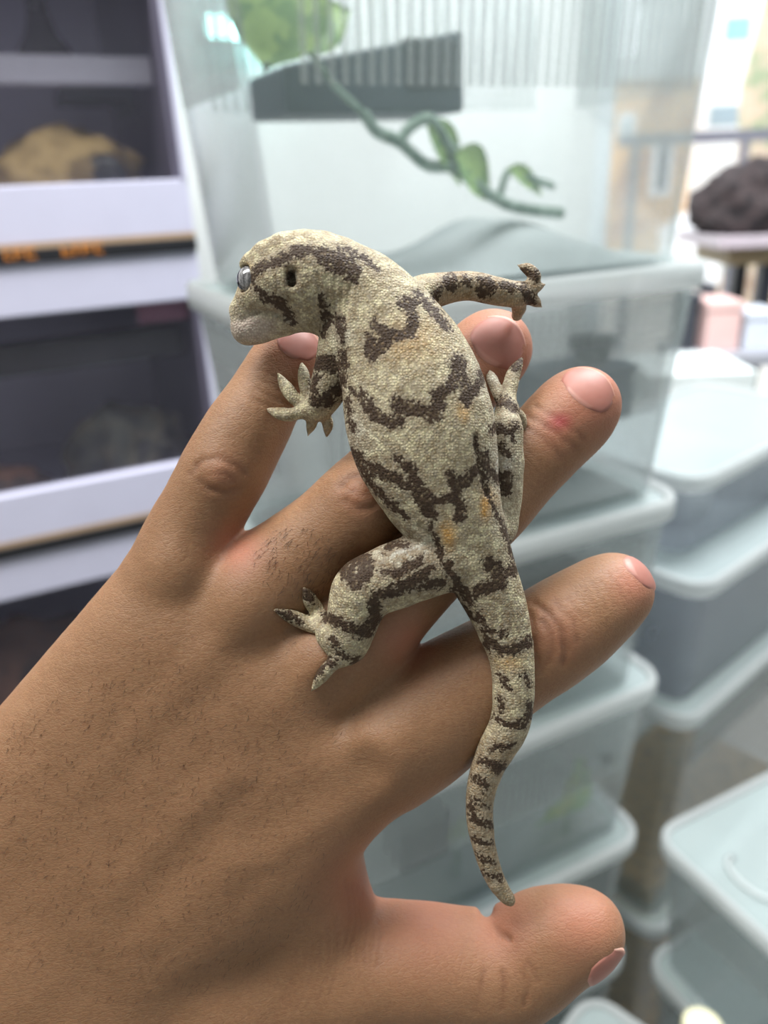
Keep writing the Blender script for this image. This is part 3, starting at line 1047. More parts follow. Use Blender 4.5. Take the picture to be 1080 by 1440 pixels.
class Field:
    def __init__(self, lo, hi, h, big=12.0):
        self.lo, self.h = np.array(lo, float), h
        self.n = np.ceil((np.array(hi) - self.lo) / h).astype(int) + 1
        self.f = np.full(self.n, big, np.float32)

    def block(self, lo, hi):
        a = np.maximum(np.floor((lo - self.lo) / self.h).astype(int), 0)
        b = np.minimum(np.ceil((hi - self.lo) / self.h).astype(int) + 1, self.n)
        if np.any(b <= a):
            return None
        ax = [(self.lo[i] + self.h * np.arange(a[i], b[i])).astype(np.float32) for i in range(3)]
        return tuple(slice(a[i], b[i]) for i in range(3)), ax

    def capsule(self, A, B, ra, rb, k=2.0, flat=1.0, sub=False):
        A, B = np.array(A, float), np.array(B, float)
        rm = max(ra, rb)
        pad = rm + k + 2.5 * self.h
        blk = self.block(np.minimum(A, B) - pad, np.maximum(A, B) + pad)
        if blk is None:
            return
        sl, ax = blk
        X, Y, Zz = ax[0][:, None, None], ax[1][None, :, None], ax[2][None, None, :]
        D = B - A
        dd = max(float(D @ D), 1e-9)
        t = np.clip(((X - A[0]) * D[0] + (Y - A[1]) * D[1] + (Zz - A[2]) * D[2]) / dd, 0, 1)
        dx, dy, dz = X - (A[0] + t * D[0]), Y - (A[1] + t * D[1]), (Zz - (A[2] + t * D[2])) / flat
        q = np.sqrt(dx * dx + dy * dy + dz * dz) + 1e-6
        r = ra + t * (rb - ra)
        d = q - r
        if flat != 1.0:
            g = np.sqrt(dx * dx + dy * dy + (dz / flat) ** 2) + 1e-6
            d = d * (q / g)
        self.merge(sl, d, k, sub)

    def merge(self, sl, d, k, sub=False):
        f = self.f[sl]
        if sub:
            d = -d
            hh = np.clip(0.5 - 0.5 * (d - f) / k, 0, 1)
            # smooth max(f, d)
            hh = np.clip(0.5 + 0.5 * (d - f) / k, 0, 1)
            self.f[sl] = f + (d - f) * hh + k * hh * (1 - hh)
        else:
            hh = np.clip(0.5 + 0.5 * (f - d) / k, 0, 1)
            self.f[sl] = f + (d - f) * hh - k * hh * (1 - hh)

    def path(self, nodes, k=2.0, flat=1.0, n=0):
        """nodes: (px, py, z, half width px)"""
        pts = np.array([list(hp(*q[:3])) + [q[3] * (HD * 1000 - q[2]) / FPX] for q in nodes])
        if n:
            pts = spline(pts, n)
        for a, b in zip(pts[:-1], pts[1:]):
            self.capsule(a[:3], b[:3], a[3], b[3], k, flat)

    def ball(self, px, py, z, r_px, k=2.0, flat=1.0, sub=False):
        p = hp(px, py, z)
        r = r_px * (HD * 1000 - z) / FPX
        self.capsule(p, p + np.array([0, 0, 1e-3]), r, r, k, flat, sub)

    def surface(self):
        """naive surface nets"""
        f = self.f
        s = f < 0
        n = self.n
        c = [s[i:n[0] - 1 + i, j:n[1] - 1 + j, k:n[2] - 1 + k] for i in (0, 1) for j in (0, 1) for k in (0, 1)]
        cnt = np.zeros(c[0].shape, np.int8)
        for q in c:
            cnt += q
        act = (cnt > 0) & (cnt < 8)
        idx = np.argwhere(act)
        m = len(idx)
        vid = np.full(act.shape, -1, np.int32)
        vid[act] = np.arange(m)
        cor = [(i, j, k) for i in (0, 1) for j in (0, 1) for k in (0, 1)]
        vals = np.stack([f[idx[:, 0] + a, idx[:, 1] + b, idx[:, 2] + d] for a, b, d in cor], 1)
        acc = np.zeros((m, 3))
        num = np.zeros(m)
        for ia in range(8):
            for ax in range(3):
                if cor[ia][ax] == 0:
                    cb = list(cor[ia])
                    cb[ax] = 1
                    ib = cor.index(tuple(cb))
                    va, vb = vals[:, ia], vals[:, ib]
                    x = (va < 0) != (vb < 0)
                    t = np.where(x, va / np.where(x, va - vb, 1), 0)
                    p = np.array(cor[ia], float)[None] + 0
                    p = np.repeat(p, m, 0)
                    p[:, ax] += t
                    acc += p * x[:, None]
                    num += x
        V = self.lo + (idx + acc / num[:, None]) * self.h
        Q = []
        for ax in range(3):
            o = [a for a in range(3) if a != ax]
            sa = [slice(1, n[i] - 1) for i in range(3)]
            sb = list(sa)
            sa[ax] = slice(0, n[ax] - 1)
            sb[ax] = slice(1, n[ax])
            A, B = s[tuple(sa)], s[tuple(sb)]
            e = np.argwhere(A != B)
            inside = A[tuple(e.T)]
            base = e.copy()
            base[:, o[0]] += 1
            base[:, o[1]] += 1
            def cell(d0, d1):
                q = base.copy()
                q[:, o[0]] -= d0
                q[:, o[1]] -= d1
                return vid[q[:, 0], q[:, 1], q[:, 2]]
            quad = np.stack([cell(1, 1), cell(0, 1), cell(0, 0), cell(1, 0)], 1)
            flip = inside if ax != 1 else ~inside
            quad[~flip] = quad[~flip][:, ::-1]
            Q.append(quad)
        return V, np.vstack(Q)

    def grad(self, V):
        G = np.zeros_like(V)
        for a in range(3):
            e = np.zeros(3)
            e[a] = self.h
            G[:, a] = self.sample(V + e) - self.sample(V - e)
        return G / (np.linalg.norm(G, axis=1, keepdims=True) + 1e-9)

    def sample(self, P):
        q = (P - self.lo) / self.h
        i = np.clip(np.floor(q).astype(int), 0, self.n - 2)
        t = q - i
        out = 0
        for a in (0, 1):
            for b in (0, 1):
                for c in (0, 1):
                    wgt = (t[:, 0] if a else 1 - t[:, 0]) * (t[:, 1] if b else 1 - t[:, 1]) * (t[:, 2] if c else 1 - t[:, 2])
                    out = out + wgt * self.f[i[:, 0] + a, i[:, 1] + b, i[:, 2] + c]
        return out

    def top(self, px, py, z0=30.0, z1=-30.0):
        """height of the surface first met along the line through (px, py)"""
        zs = np.arange(z0, z1, -0.25)
        P = np.array([hp(px, py, z) for z in zs])
        ok = np.where(self.sample(P) < 0)[0]
        return float(zs[ok[0]]) if len(ok) else None


def poly_dist(P, line):
    """distance of 2-D points to a polyline"""
    best = np.full(len(P), 1e9)
    L = np.array(line, float)
    for a, b in zip(L[:-1], L[1:]):
        d = b - a
        t = np.clip(((P - a) @ d) / max(d @ d, 1e-9), 0, 1)
        best = np.minimum(best, np.linalg.norm(P - a - t[:, None] * d, axis=1))
    return best


def np_mesh(name, V, Q, attrs=None):
    me = bpy.data.meshes.new(name)
    me.vertices.add(len(V))
    me.vertices.foreach_set('co', (V * 0.001).astype(np.float32).ravel())
    me.loops.add(Q.size)
    me.loops.foreach_set('vertex_index', Q.astype(np.int32).ravel())
    me.polygons.add(len(Q))
    me.polygons.foreach_set('loop_start', np.arange(0, Q.size, 4, dtype=np.int32))
    me.polygons.foreach_set('use_smooth', np.ones(len(Q), bool))
    me.update(calc_edges=True)
    me.validate()
    for k, v in (attrs or {}).items():
        a = me.attributes.new(k, 'FLOAT', 'POINT')
        a.data.foreach_set('value', v.astype(np.float32))
    return me


def vnoise(P, scale, seed=0):
    """cheap smooth value noise on points, about -1..1"""
    q = P / scale + seed * 17.3
    i = np.floor(q).astype(np.int64)
    t = q - i
    t = t * t * (3 - 2 * t)
    out = 0
    for a in (0, 1):
        for b in (0, 1):
            for c in (0, 1):
                hsh = ((i[:, 0] + a) * 374761393 + (i[:, 1] + b) * 668265263 + (i[:, 2] + c) * 2147483647 + seed * 1274126177) & 0xFFFFFFFF
                hsh = ((hsh ^ (hsh >> 13)) * 1274126177) & 0xFFFFFFFF
                hsh = (hsh ^ (hsh >> 16)) & 0xFFFF
                wgt = (t[:, 0] if a else 1 - t[:, 0]) * (t[:, 1] if b else 1 - t[:, 1]) * (t[:, 2] if c else 1 - t[:, 2])
                out = out + wgt * (hsh / 32767.5 - 1)
    return out


# ------------------------------------------------------------------ the hand
HF = Field(lo=(-232, -252, -42), hi=(68, 56, 20), h=0.72)
# metacarpals, palm
wr = {'p': (-85, 1225, -10), 'r': (-15, 1300, -8), 'm': (60, 1360, -8), 'i': (150, 1420, -9)}
mc = {'p': (232, 838, -5.5), 'r': (325, 872, -4.5), 'm': (430, 945, -4.5), 'i': (520, 1062, -5.5)}
for key, ra, rb in (('p', 84, 74), ('r', 84, 78), ('m', 86, 80), ('i', 88, 84)):
    HF.path([(*wr[key], ra), (*mc[key], rb)], k=9)
for u_, v_ in (('p', 'r'), ('r', 'm'), ('m', 'i')):
    A_ = [(wr[u_][j] + wr[v_][j]) / 2 for j in range(3)]
    B_ = [(mc[u_][j] + mc[v_][j]) / 2 for j in range(3)]
    A2 = [A_[j] * 0.12 + B_[j] * 0.88 for j in range(3)]
    HF.path([(*A_, 84), (A2[0], A2[1], A2[2] - 0.6, 76)], k=9)
HF.path([(-20, 1250, -12, 88), (300, 930, -10, 70)], k=8)
HF.path([(60, 1330, -12, 90), (420, 1080, -10, 76)], k=8)
# forearm
for dx, dy, z in ((-60, -70, -12), (30, 30, -10), (110, 110, -12)):
    HF.path([(30 + dx, 1330 + dy, z, 95), (-560 + dx, 1900 + dy, z - 2, 118)], k=14)
# thumb root, web and thumb
HF.path([(150, 1450, -12, 90), (330, 1395, -14, 92), (470, 1372, -15, 86)], k=10)
HF.path([(300, 1250, -11, 80), (420, 1240, -12, 66)], k=10)
HF.path([(420, 1190, -11, 66), (440, 1300, -14, 62)], k=12)
HF.path([(455, 1250, -13, 42), (478, 1300, -15, 46)], k=10)
HF.path([(430, 1372, -15, 82), (560, 1358, -14, 76), (650, 1362, -13, 69), (712, 1362, -12, 66), (752, 1338, -11, 62), (790, 1316, -10, 54), (822, 1310, -10, 48)], k=4, n=4)
HF.ball(756, 1312, -9, 50, k=4)
HF.path([(790, 1304, -7, 45), (828, 1304, -8, 44)], k=3)
HF.ball(718, 1385, -11, 42, k=5)
# fingers
HF.path([(250, 805, -3.5, 64), (275, 738, -2.0, 52), (315, 664, 0.0, 51.5), (338, 620, -0.5, 46.5), (358, 586, -1.5, 44), (394, 524, -3, 40.5), (414, 494, -4, 34)], k=4, n=4)
HF.path([(350, 850, -3.5, 76), (410, 795, -2.0, 62), (478, 738, -0.5, 56), (515, 704, 0.5, 55), (560, 655, -1.0, 51), (620, 578, -5.0, 48), (672, 512, -9, 48), (697, 487, -10.5, 46)], k=4, n=4)
HF.path([(470, 925, -4, 78), (540, 855, -3, 59), (610, 784, -2.5, 53), (668, 724, -1.5, 53), (700, 692, -2.0, 50.5), (750, 640, -3, 48), (795, 594, -4, 49), (822, 566, -5, 45)], k=4, n=4)
HF.path([(545, 1050, -5, 84), (612, 1000, -4.5, 78), (680, 952, -4, 69), (745, 914, -3, 61), (782, 890, -2.5, 59), (815, 866, -3.0, 55), (848, 842, -4.5, 48), (870, 827, -5.5, 40)], k=4, n=4)
# finger webs
HF.path([(300, 812, -7, 36), (390, 850, -7, 42), (510, 945, -7, 52), (560, 985, -8, 48)], k=7)
# knuckle swellings
for x, y, z, r in ((316, 666, 3.2, 30), (512, 705, 4.0, 32), (692, 700, 2.5, 30), (780, 888, 2.5, 36), (256, 800, 3.0, 34), (352, 842, 4.0, 36), (458, 930, 4.0, 40), (548, 1042, 4.0, 44)):
    HF.ball(x, y, z, r, k=6)
# tendons on the back of the hand
for a, b, r in (((470, 945, 6.2), (160, 1240, 4.0), 15), ((530, 1046, 6.0), (220, 1300, 3.2), 16), ((350, 862, 5.6), (140, 1090, 3.4), 12)):
    HF.path([(*a, r), (*b, r * 0.9)], k=7)
# valleys between them
for a, b, r in (((470, 985, 17.0), (345, 1075, 17.0), 34), ((505, 1098, 16.2), (360, 1190, 16.6), 34), ((395, 905, 18.4), (300, 990, 18.0), 26)):
    A, B = hp(*a), hp(*b)
    HF.capsule(A, B, r * 0.172, r * 0.15, 5.5, 1.0, True)
# crease below the thumb tip and thumb joint
HF.capsule(hp(684, 1281, 6), hp(684, 1281, -30), 1.5, 1.5, 2.4, 1.0, True)

HV, HQ = HF.surface()
HN = HF.grad(HV)
HPX = topx(HV)
HPXC = HPX + np.stack([vnoise(HV, 2.2, 21), vnoise(HV, 2.2, 22)], 1) * 2.0 + np.stack([vnoise(HV, 5.5, 23), vnoise(HV, 5.5, 24)], 1) * 3.0
up = np.clip(HN[:, 2], 0, 1)
disp = np.zeros(len(HV))
pink = np.zeros(len(HV))
crease = np.zeros(len(HV))


def crease_line(line, wpx, dep, fade=1.0, dark=0.6):
    global disp, crease
    d = poly_dist(HPXC, line)
    g = np.exp(-(d / wpx) ** 2) * np.clip(0.95 + 0.5 * vnoise(HV, 3.0, 31), 0.4, 1.15) * np.clip(up * 1.6, 0, 1)
    disp -= dep * g
    crease = np.maximum(crease, dark * g)


def swell(px, py, rad, amt):
    global disp
    disp += amt * np.exp(-((HPX[:, 0] - px) ** 2 + (HPX[:, 1] - py) ** 2) / rad ** 2) * up


# pinky knuckle folds
crease_line([(275, 657), (286, 646), (308, 645), (334, 652), (345, 664)], 4.5, 0.35)
crease_line([(282, 676), (296, 688), (318, 691), (338, 686)], 5.0, 0.40)
crease_line([(300, 668), (318, 666), (330, 672)], 4.0, 0.22)
crease_line([(268, 668), (276, 662)], 4.0, 0.2)
swell(309, 667, 18, 0.7)
# pinky end joint
for k in range(4):
    crease_line([(352 + k * 7, 560 - k * 12), (396 + k * 8, 582 - k * 13)], 3.0, 0.12, dark=0.25)
# ring knuckle folds
crease_line([(478, 685), (490, 672), (505, 668), (520, 672)], 5, 0.4)
crease_line([(488, 705), (500, 716), (520, 716), (534, 706)], 5, 0.45)
crease_line([(495, 690), (510, 694), (525, 690)], 4, 0.25)
crease_line([(520, 672), (540, 690)], 4, 0.2)
swell(505, 697, 18, 0.7)
# index knuckle folds
crease_line([(752, 846), (772, 862), (790, 886), (797, 914), (793, 930)], 5.5, 0.55, dark=0.8)
crease_line([(764, 872), (774, 890), (778, 915), (770, 935)], 5.5, 0.5, dark=0.7)
crease_line([(745, 862), (752, 885), (755, 918), (764, 944)], 5.5, 0.45, dark=0.6)
crease_line([(782, 846), (806, 872), (812, 900)], 4, 0.22)
for k in range(7):
    x = 800 + k * 11
    crease_line([(x, 838 - k * 6), (x + 16, 862 - k * 7), (x + 20, 884 - k * 8)], 2.6, 0.10, dark=0.25)
# middle finger end joint
crease_line([(742, 585), (770, 600), (800, 622), (812, 634)], 5, 0.25)
crease_line([(752, 570), (782, 588), (808, 606), (822, 618)], 4, 0.22)
crease_line([(735, 598), (760, 612), (790, 640)], 4, 0.18)
for k in range(5):
    crease_line([(728 - k * 6, 615 + k * 8), (775 - k * 7, 668 + k * 8)], 2.8, 0.10, dark=0.2)
# thumb
crease_line([(684, 1286), (692, 1300), (704, 1314), (716, 1322)], 4.5, 0.5, dark=0.7)
crease_line([(735, 1368), (742, 1390), (736, 1414)], 4, 0.35)
crease_line([(706, 1366), (708, 1390), (706, 1418)], 3.5, 0.22)
crease_line([(680, 1366), (674, 1400), (668, 1422)], 3.5, 0.2)
crease_line([(742, 1355), (752, 1368), (757, 1382)], 3.5, 0.2)
for k in range(6):
    crease_line([(488 + k * 7, 1238 + k * 6), (492 + k * 9, 1290 + k * 4), (486 + k * 9, 1345 + k * 3)], 3.2, 0.2, dark=0.35)
for k in range(4):
    crease_line([(520 + k * 14, 1212 + k * 12), (525 + k * 16, 1245 + k * 10)], 3.0, 0.15, dark=0.2)
for k in range(7):
    crease_line([(470 - k * 10, 1290 + k * 14), (478 - k * 14, 1345 + k * 10), (462 - k * 16, 1400 + k * 6)], 3.2, 0.14, dark=0.3)
# fine folds over the big knuckles and on the finger backs
for k in range(9):
    t = k / 8
    crease_line([(252 + 44 * t, 772 - 84 * t), (292 + 44 * t, 788 - 84 * t), (322 + 36 * t, 772 - 80 * t)], 2.5, 0.07, dark=0.14)
    crease_line([(398 + 60 * t, 778 - 66 * t), (440 + 60 * t, 800 - 60 * t), (460 + 60 * t, 826 - 66 * t)], 2.5, 0.06, dark=0.12)
    crease_line([(588 + 100 * t, 962 - 60 * t), (620 + 100 * t, 1000 - 62 * t), (628 + 104 * t, 1040 - 62 * t)], 2.5, 0.06, dark=0.12)

disp += 0.10 * vnoise(HV, 7.0, 3) + 0.05 * vnoise(HV, 2.6, 5)
# nail beds sink a little under the nails
HV2 = HV + HN * disp[:, None]
for x, y, r, a in ((425, 482, 40, 0.8), (705, 476, 60, 0.9), (838, 548, 60, 0.9), (895, 815, 34, 0.7), (820, 1290, 60, 0.55), (785, 600, 34, 0.55), (782, 890, 40, 0.30), (316, 664, 30, 0.25),
                   (505, 697, 30, 0.25), (600, 1275, 90, 0.55), (520, 1250, 60, 0.6), (700, 1300, 60, 0.5), (335, 772, 34, 0.7), (575, 905, 40, 0.6)):
    pink = np.maximum(pink, a * np.exp(-((HPX[:, 0] - x) ** 2 + (HPX[:, 1] - y) ** 2) / r ** 2))
pink = np.maximum(pink, np.clip(-HN[:, 2], 0, 1) * 0.7)          # palm side is pinker
sore = np.exp(-(((HPX[:, 0] - 788) / 16) ** 2 + ((HPX[:, 1] - 592) / 12) ** 2)) * up

t = NT('hand_skin')
c = t.coords(1000.0)
nz = t.noise(c, 0.12, 4)
fine = t.noise(c, 1.1, 4, 0.65)
base = t.mix(nz, srgb('805d42'), srgb('946f52'))
base = t.mix(t.ramp(fine, 0.35, 0.75), base, t.mix(0.5, base, srgb('a5805e')))
base = t.mix(t.attr('pink'), base, srgb('b47460'))
base = t.mix(t.math('MULTIPLY', t.attr('crease'), 0.62), base, srgb('6e4632'))
base = t.mix(t.attr('sore'), base, srgb('a04a48'))
spk = t.voronoi(c, 0.34, out='Distance')
base = t.mix(t.math('MULTIPLY', t.ramp(spk, 0.16, 0.06), t.math('MULTIPLY', t.attr('pores'), 0.55)), base, srgb('5f4030'))
mpw = t.n('Mapping')
t.t.links.new(c, mpw.inputs[0])
mpw.inputs['Rotation'].default_value = (0, 0, math.radians(-45))
mpw.inputs['Scale'].default_value = (0.6, 1.5, 1.0)
vd = t.voronoi(mpw.outputs[0], 0.95, 'DISTANCE_TO_EDGE')
b1 = t.bump(t.ramp(vd, 0.0, 0.16), 0.20, 0.0003)
b2 = t.bump(t.noise(c, 2.6, 4, 0.7), 0.22, 0.00025, b1)
b3 = t.bump(t.noise(c, 0.55, 3, 0.6), 0.15, 0.0008, b2)
sk = t.principled(base, t.math('ADD', 0.42, t.math('MULTIPLY', fine, 0.22)), Normal=b3)
sk.inputs['Subsurface Weight'].default_value = 0.35
sk.inputs['Subsurface Radius'].default_value = (1.0, 0.35, 0.18)
sk.inputs['Subsurface Scale'].default_value = 0.0045
sk.inputs['Specular IOR Level'].default_value = 0.38
M['skin'] = t.done(sk)

pores = np.clip(1 - np.hypot((HPX[:, 0] - 200) / 300, (HPX[:, 1] - 1190) / 260), 0, 1) * 2.0
pores = np.clip(pores, 0, 1) * up
person = link('person', np_mesh('person', HV2, HQ, {'pink': pink, 'crease': np.clip(crease, 0, 1), 'sore': sore, 'pores': pores}), M['skin'])
person.matrix_world = HAND_M
tag(person, 'bare left hand held out, fingers spread under the gecko', 'person')

# fingernails
t = NT('fingernail')
nb = t.mix(t.noise(t.coords(1000.0), 0.3, 2), srgb('a3695c'), srgb('ad7568'))
nb = t.mix(t.attr('free_edge'), nb, srgb('c79a88'))
nb = t.mix(t.attr('lunula'), nb, srgb('be8b7e'))
nl = t.principled(nb, 0.5)
nl.inputs['Subsurface Weight'].default_value = 0.2
nl.inputs['Subsurface Scale'].default_value = 0.002
M['nail'] = t.done(nl)


def nail(base_px, tip_px, zb, zt, width_px, nrm, lift=0.28):
    """a nail plate from the cuticle to the free edge, lying on the fingertip; nrm is where the nail faces"""
    A, B = hp(*base_px, zb), hp(*tip_px, zt)
    ax = B - A
    Ln = np.linalg.norm(ax)
    ax /= Ln
    nr = np.array(nrm, float)
    nr -= ax * (nr @ ax)
    nr /= np.linalg.norm(nr)
    sd = np.cross(ax, nr)
    Wd = width_px * 0.1746 / 2
    nu, nv = 17, 17
    P, att, lun, uu = [], [], [], []
    for j in range(nv + 1):
        v = j / nv
        for i in range(nu + 1):
            u = i / nu * 2 - 1
            lo_ = 0.20 * (u * u)
            hi_ = 1 - 0.20 * (u * u)
            s = lo_ + (hi_ - lo_) * v
            wf = 0.88 + 0.12 * math.sin(math.pi * min(1, v * 1.1))
            P.append(A + ax * (s * Ln) + sd * (u * Wd * wf))
            att.append(1.0 if v > 0.95 else 0.0)
            lun.append(0.8 if s < 0.17 and abs(u) < 0.55 else 0.0)
            uu.append((u, v))
    P = np.array(P)
    uu = np.array(uu)
    hgt = np.full(len(P), -14.0)
    for st in np.arange(10, -14, -0.05):
        m_ = (hgt < -13.9) & (HF.sample(P + nr * st) < 0)
        hgt[m_] = st
    for _ in range(3):
        H2 = np.pad(hgt.reshape(nv + 1, nu + 1), 1, mode='edge')
        hgt = ((H2[:-2, 1:-1] + H2[2:, 1:-1] + H2[1:-1, :-2] + H2[1:-1, 2:] + 2 * H2[1:-1, 1:-1]) / 6).ravel()
    # smooth plate: quadratic fit through the found heights
    G = np.stack([np.ones(len(P)), uu[:, 0], uu[:, 1], uu[:, 0] ** 2, uu[:, 1] ** 2, uu[:, 0] * uu[:, 1]], 1)
    ok = hgt > -13
    co = np.linalg.lstsq(G[ok], hgt[ok], rcond=None)[0]
    fit = G @ co
    e = (np.abs(uu[:, 0]) ** 6) * 0.40 + np.clip((0.08 - uu[:, 1]) / 0.08, 0, 1) * 0.45
    top = P + nr * (np.where(ok, np.maximum(0.5 * (fit + hgt), hgt), fit) + lift - e)[:, None]
    bot = top - nr * 0.7
    m = len(top)
    fs = []
    for j in range(nv):
        for i in range(nu):
            a = j * (nu + 1) + i
            fs.append((a, a + 1, a + nu + 2, a + nu + 1))
            fs.append((m + a, m + a + nu + 1, m + a + nu + 2, m + a + 1))
    rim_ = [i for i in range(nu + 1)] + [(j + 1) * (nu + 1) + nu for j in range(nv)] + [nv * (nu + 1) + i for i in range(nu - 1, -1, -1)] + [j * (nu + 1) for j in range(nv - 1, 0, -1)]
    for i in range(len(rim_)):
        a, b = rim_[i], rim_[(i + 1) % len(rim_)]
        fs.append((b, a, m + a, m + b))
    fs = np.array(fs)
    if np.cross(top[1] - top[0], top[nu + 1] - top[0]) @ nr < 0:
        fs = fs[:, ::-1]
    me = np_mesh('fingernail', np.vstack([top, bot]), fs, {'free_edge': np.array(att + att), 'lunula': np.array(lun + lun)})
    return link('fingernail', me, M['nail'], person)


nail((806, 569), (849, 525), 3, 3, 78, (-0.12, 0.10, 1))
nail((676, 514), (723, 452), -2, -2, 78, (-0.05, 0.05, 1))
nail((406, 506), (435, 462), 2, 2, 54, (-0.1, 0.05, 1))
nail((864, 806), (905, 826), 0.0, -6.0, 56, (0.60, 0.62, 0.62))
nail((800, 1326), (864, 1303), -8.5, -8.0, 62, (0.12, -0.64, 0.76))
# fine hairs on the back of the hand
hv, hf = [], []
cand = np.where((HN[:, 2] > 0.55))[0]
rngh = np.random.default_rng(3)
regions = [((200, 1180), (260, 230), 620, 4.2), ((420, 790), (62, 50), 130, 6.0), ((300, 1000), (200, 120), 160, 3.0)]
for (cx, cy), (sx, sy), num, hl in regions:
    dd_ = np.hypot((HPX[cand, 0] - cx) / sx, (HPX[cand, 1] - cy) / sy)
    pool = cand[dd_ < 1]
    for i in rngh.choice(pool, min(num, len(pool)), replace=False):
        p = HV2[i]
        nn = HN[i]
        dirn = np.array([-0.45 + rngh.normal(0, 0.35), -0.75 + rngh.normal(0, 0.35), 0.0])
        dirn -= nn * (dirn @ nn)
        dirn /= np.linalg.norm(dirn)
        ln = hl * rngh.uniform(0.35, 0.8) * 0.55
        sdv = np.cross(dirn, nn)
        b0 = len(hv)
        for j, tt in enumerate((0, 0.5, 1.0)):
            q = p + dirn * ln * tt + nn * (0.05 + 0.5 * tt * (1.3 - tt))
            wv = 0.045 * (1 - 0.75 * tt)
            hv += [q + sdv * wv, q - sdv * wv, q + nn * wv * 1.5]
        for j in range(2):
            for a, b in ((0, 1), (1, 2), (2, 0)):
                hf.append((b0 + j * 3 + a, b0 + j * 3 + b, b0 + j * 3 + 3 + b, b0 + j * 3 + 3 + a))
hr = link('hair', np_mesh('hair', np.array(hv), np.array(hf)), plain('fine_dark_hair', '3a2a20', 0.5), person)
hr['kind'] = 'stuff'

# ------------------------------------------------------------------ the gecko
GF = Field(lo=(-42, -100, -12), hi=(42, 68, 33), h=0.42)
BODY = [(462, 400, 17.0, 46), (492, 402, 17.5, 54), (522, 432, 17.5, 66), (548, 476, 17.5, 79), (574, 530, 17.5, 93), (590, 590, 17.5, 101), (602, 640, 17.0, 95),
        (620, 690, 16.0, 78), (644, 735, 15.0, 61), (664, 775, 14.0, 50), (684, 818, 13.0, 44), (703, 866, 12.0, 37), (718, 918, 11.5, 29.5), (722, 970, 11.2, 27), (717, 1015, 10, 26),
        (700, 1050, 8.6, 23.5), (684, 1085, 7.2, 20), (675, 1120, 6.2, 17.5), (675, 1155, 5.2, 16), (682, 1195, 4.2, 13.5), (693, 1228, 3.2, 11), (706, 1252, 2.4, 8.5), (718, 1268, 1.8, 5)]
nb_ = 8
def flat_path(F, nodes, k, n, f0, f1):
    pts = np.array([list(hp(*q[:3])) + [q[3] * (HD * 1000 - q[2]) / FPX] for q in nodes])
    pts = spline(pts, n)
    m = len(pts)
    for i in range(m - 1):
        fl = f0 + (f1 - f0) * i / m
        F.capsule(pts[i, :3], pts[i + 1, :3], pts[i, 3], pts[i + 1, 3], k, fl)
flat_path(GF, BODY[:9], 1.2, 5, 0.66, 0.62)
flat_path(GF, BODY[7:], 1.2, 5, 0.72, 0.98)
# head, in profile to the left and turned a little away
GF.path([(478, 396, 17.5, 50), (446, 388, 17.5, 52), (418, 386, 17.0, 50), (392, 396, 16.0, 44), (375, 411, 14.5, 32), (357, 434, 12.5, 23), (349, 447, 11.5, 18.5)], k=2.5, n=3, flat=0.86)
GF.path([(450, 425, 15, 38), (412, 430, 14, 31), (378, 448, 12.5, 24), (352, 462, 11.5, 16), (343, 462, 11.0, 13)], k=2.5, n=3, flat=0.9)
GF.path([(470, 420, 15, 44), (478, 445, 14, 40)], k=3, flat=0.85)
# crown bumps, brow ridge, snout rim
for x, y, z, r in ((407, 348, 18, 13), (455, 342, 18, 13), (430, 340, 18, 11), (480, 352, 18.5, 12)):
    GF.ball(x, y, z, r, k=2.5)
GF.path([(352, 366, 17.5, 9), (372, 356, 19.5, 11), (398, 346, 20.5, 12), (430, 342, 20.5, 11)], k=2.5)
GF.path([(344, 372, 16.5, 7), (352, 366, 17.5, 8)], k=1.5)
GF.path([(352, 410, 17.5, 8), (368, 418, 18.5, 8), (384, 424, 19, 8)], k=2.0)
GF.path([(332, 436, 13.5, 8), (344, 422, 15.5, 8)], k=2.0)
# eye socket
GF.ball(352, 394, 17.5, 19.5, k=1.2, sub=True)
# ear opening
ez = GF.top(410, 391)
GF.capsule(hp(409, 385, ez + 0.6), hp(410, 398, ez + 0.6), 1.55, 1.55, 0.8, 1.0, True)
GF.capsule(hp(409, 386, ez - 2.2), hp(411, 398, ez - 2.0), 1.3, 1.3, 0.8, 1.0, True)
# mouth line
for a, b in (((338, 452), (356, 440)), ((356, 440), (376, 438)), ((376, 438), (402, 447)), ((402, 447), (412, 455))):
    za, zb = GF.top(*a), GF.top(*b)
    if za and zb:
        GF.capsule(hp(*a, za + 0.25), hp(*b, zb + 0.25), 0.55, 0.55, 0.7, 1.0, True)


def toe(F, pts, w0=7.0, w1=7.5, w2=4.0):
    n = len(pts)
    nodes = []
    for i, p in enumerate(pts):
        t = i / (n - 1)
        nodes.append((p[0], p[1], p[2], w0 + (w1 - w0) * t if i < n - 1 else w2))
    F.path(nodes, k=0.7, n=3)
    a, b = pts[-2], pts[-1]
    d = np.array(b, float) - np.array(a, float)
    d /= np.linalg.norm(d[:2])
    F.path([(b[0], b[1], b[2], 3.2), (b[0] + d[0] * 7, b[1] + d[1] * 7, b[2] - 0.6, 1.5)], k=0.5)


def sk_z(x, y, off=1.2, dflt=4.0):
    z = HF.top(x, y)
    return (z if z is not None else dflt) + off


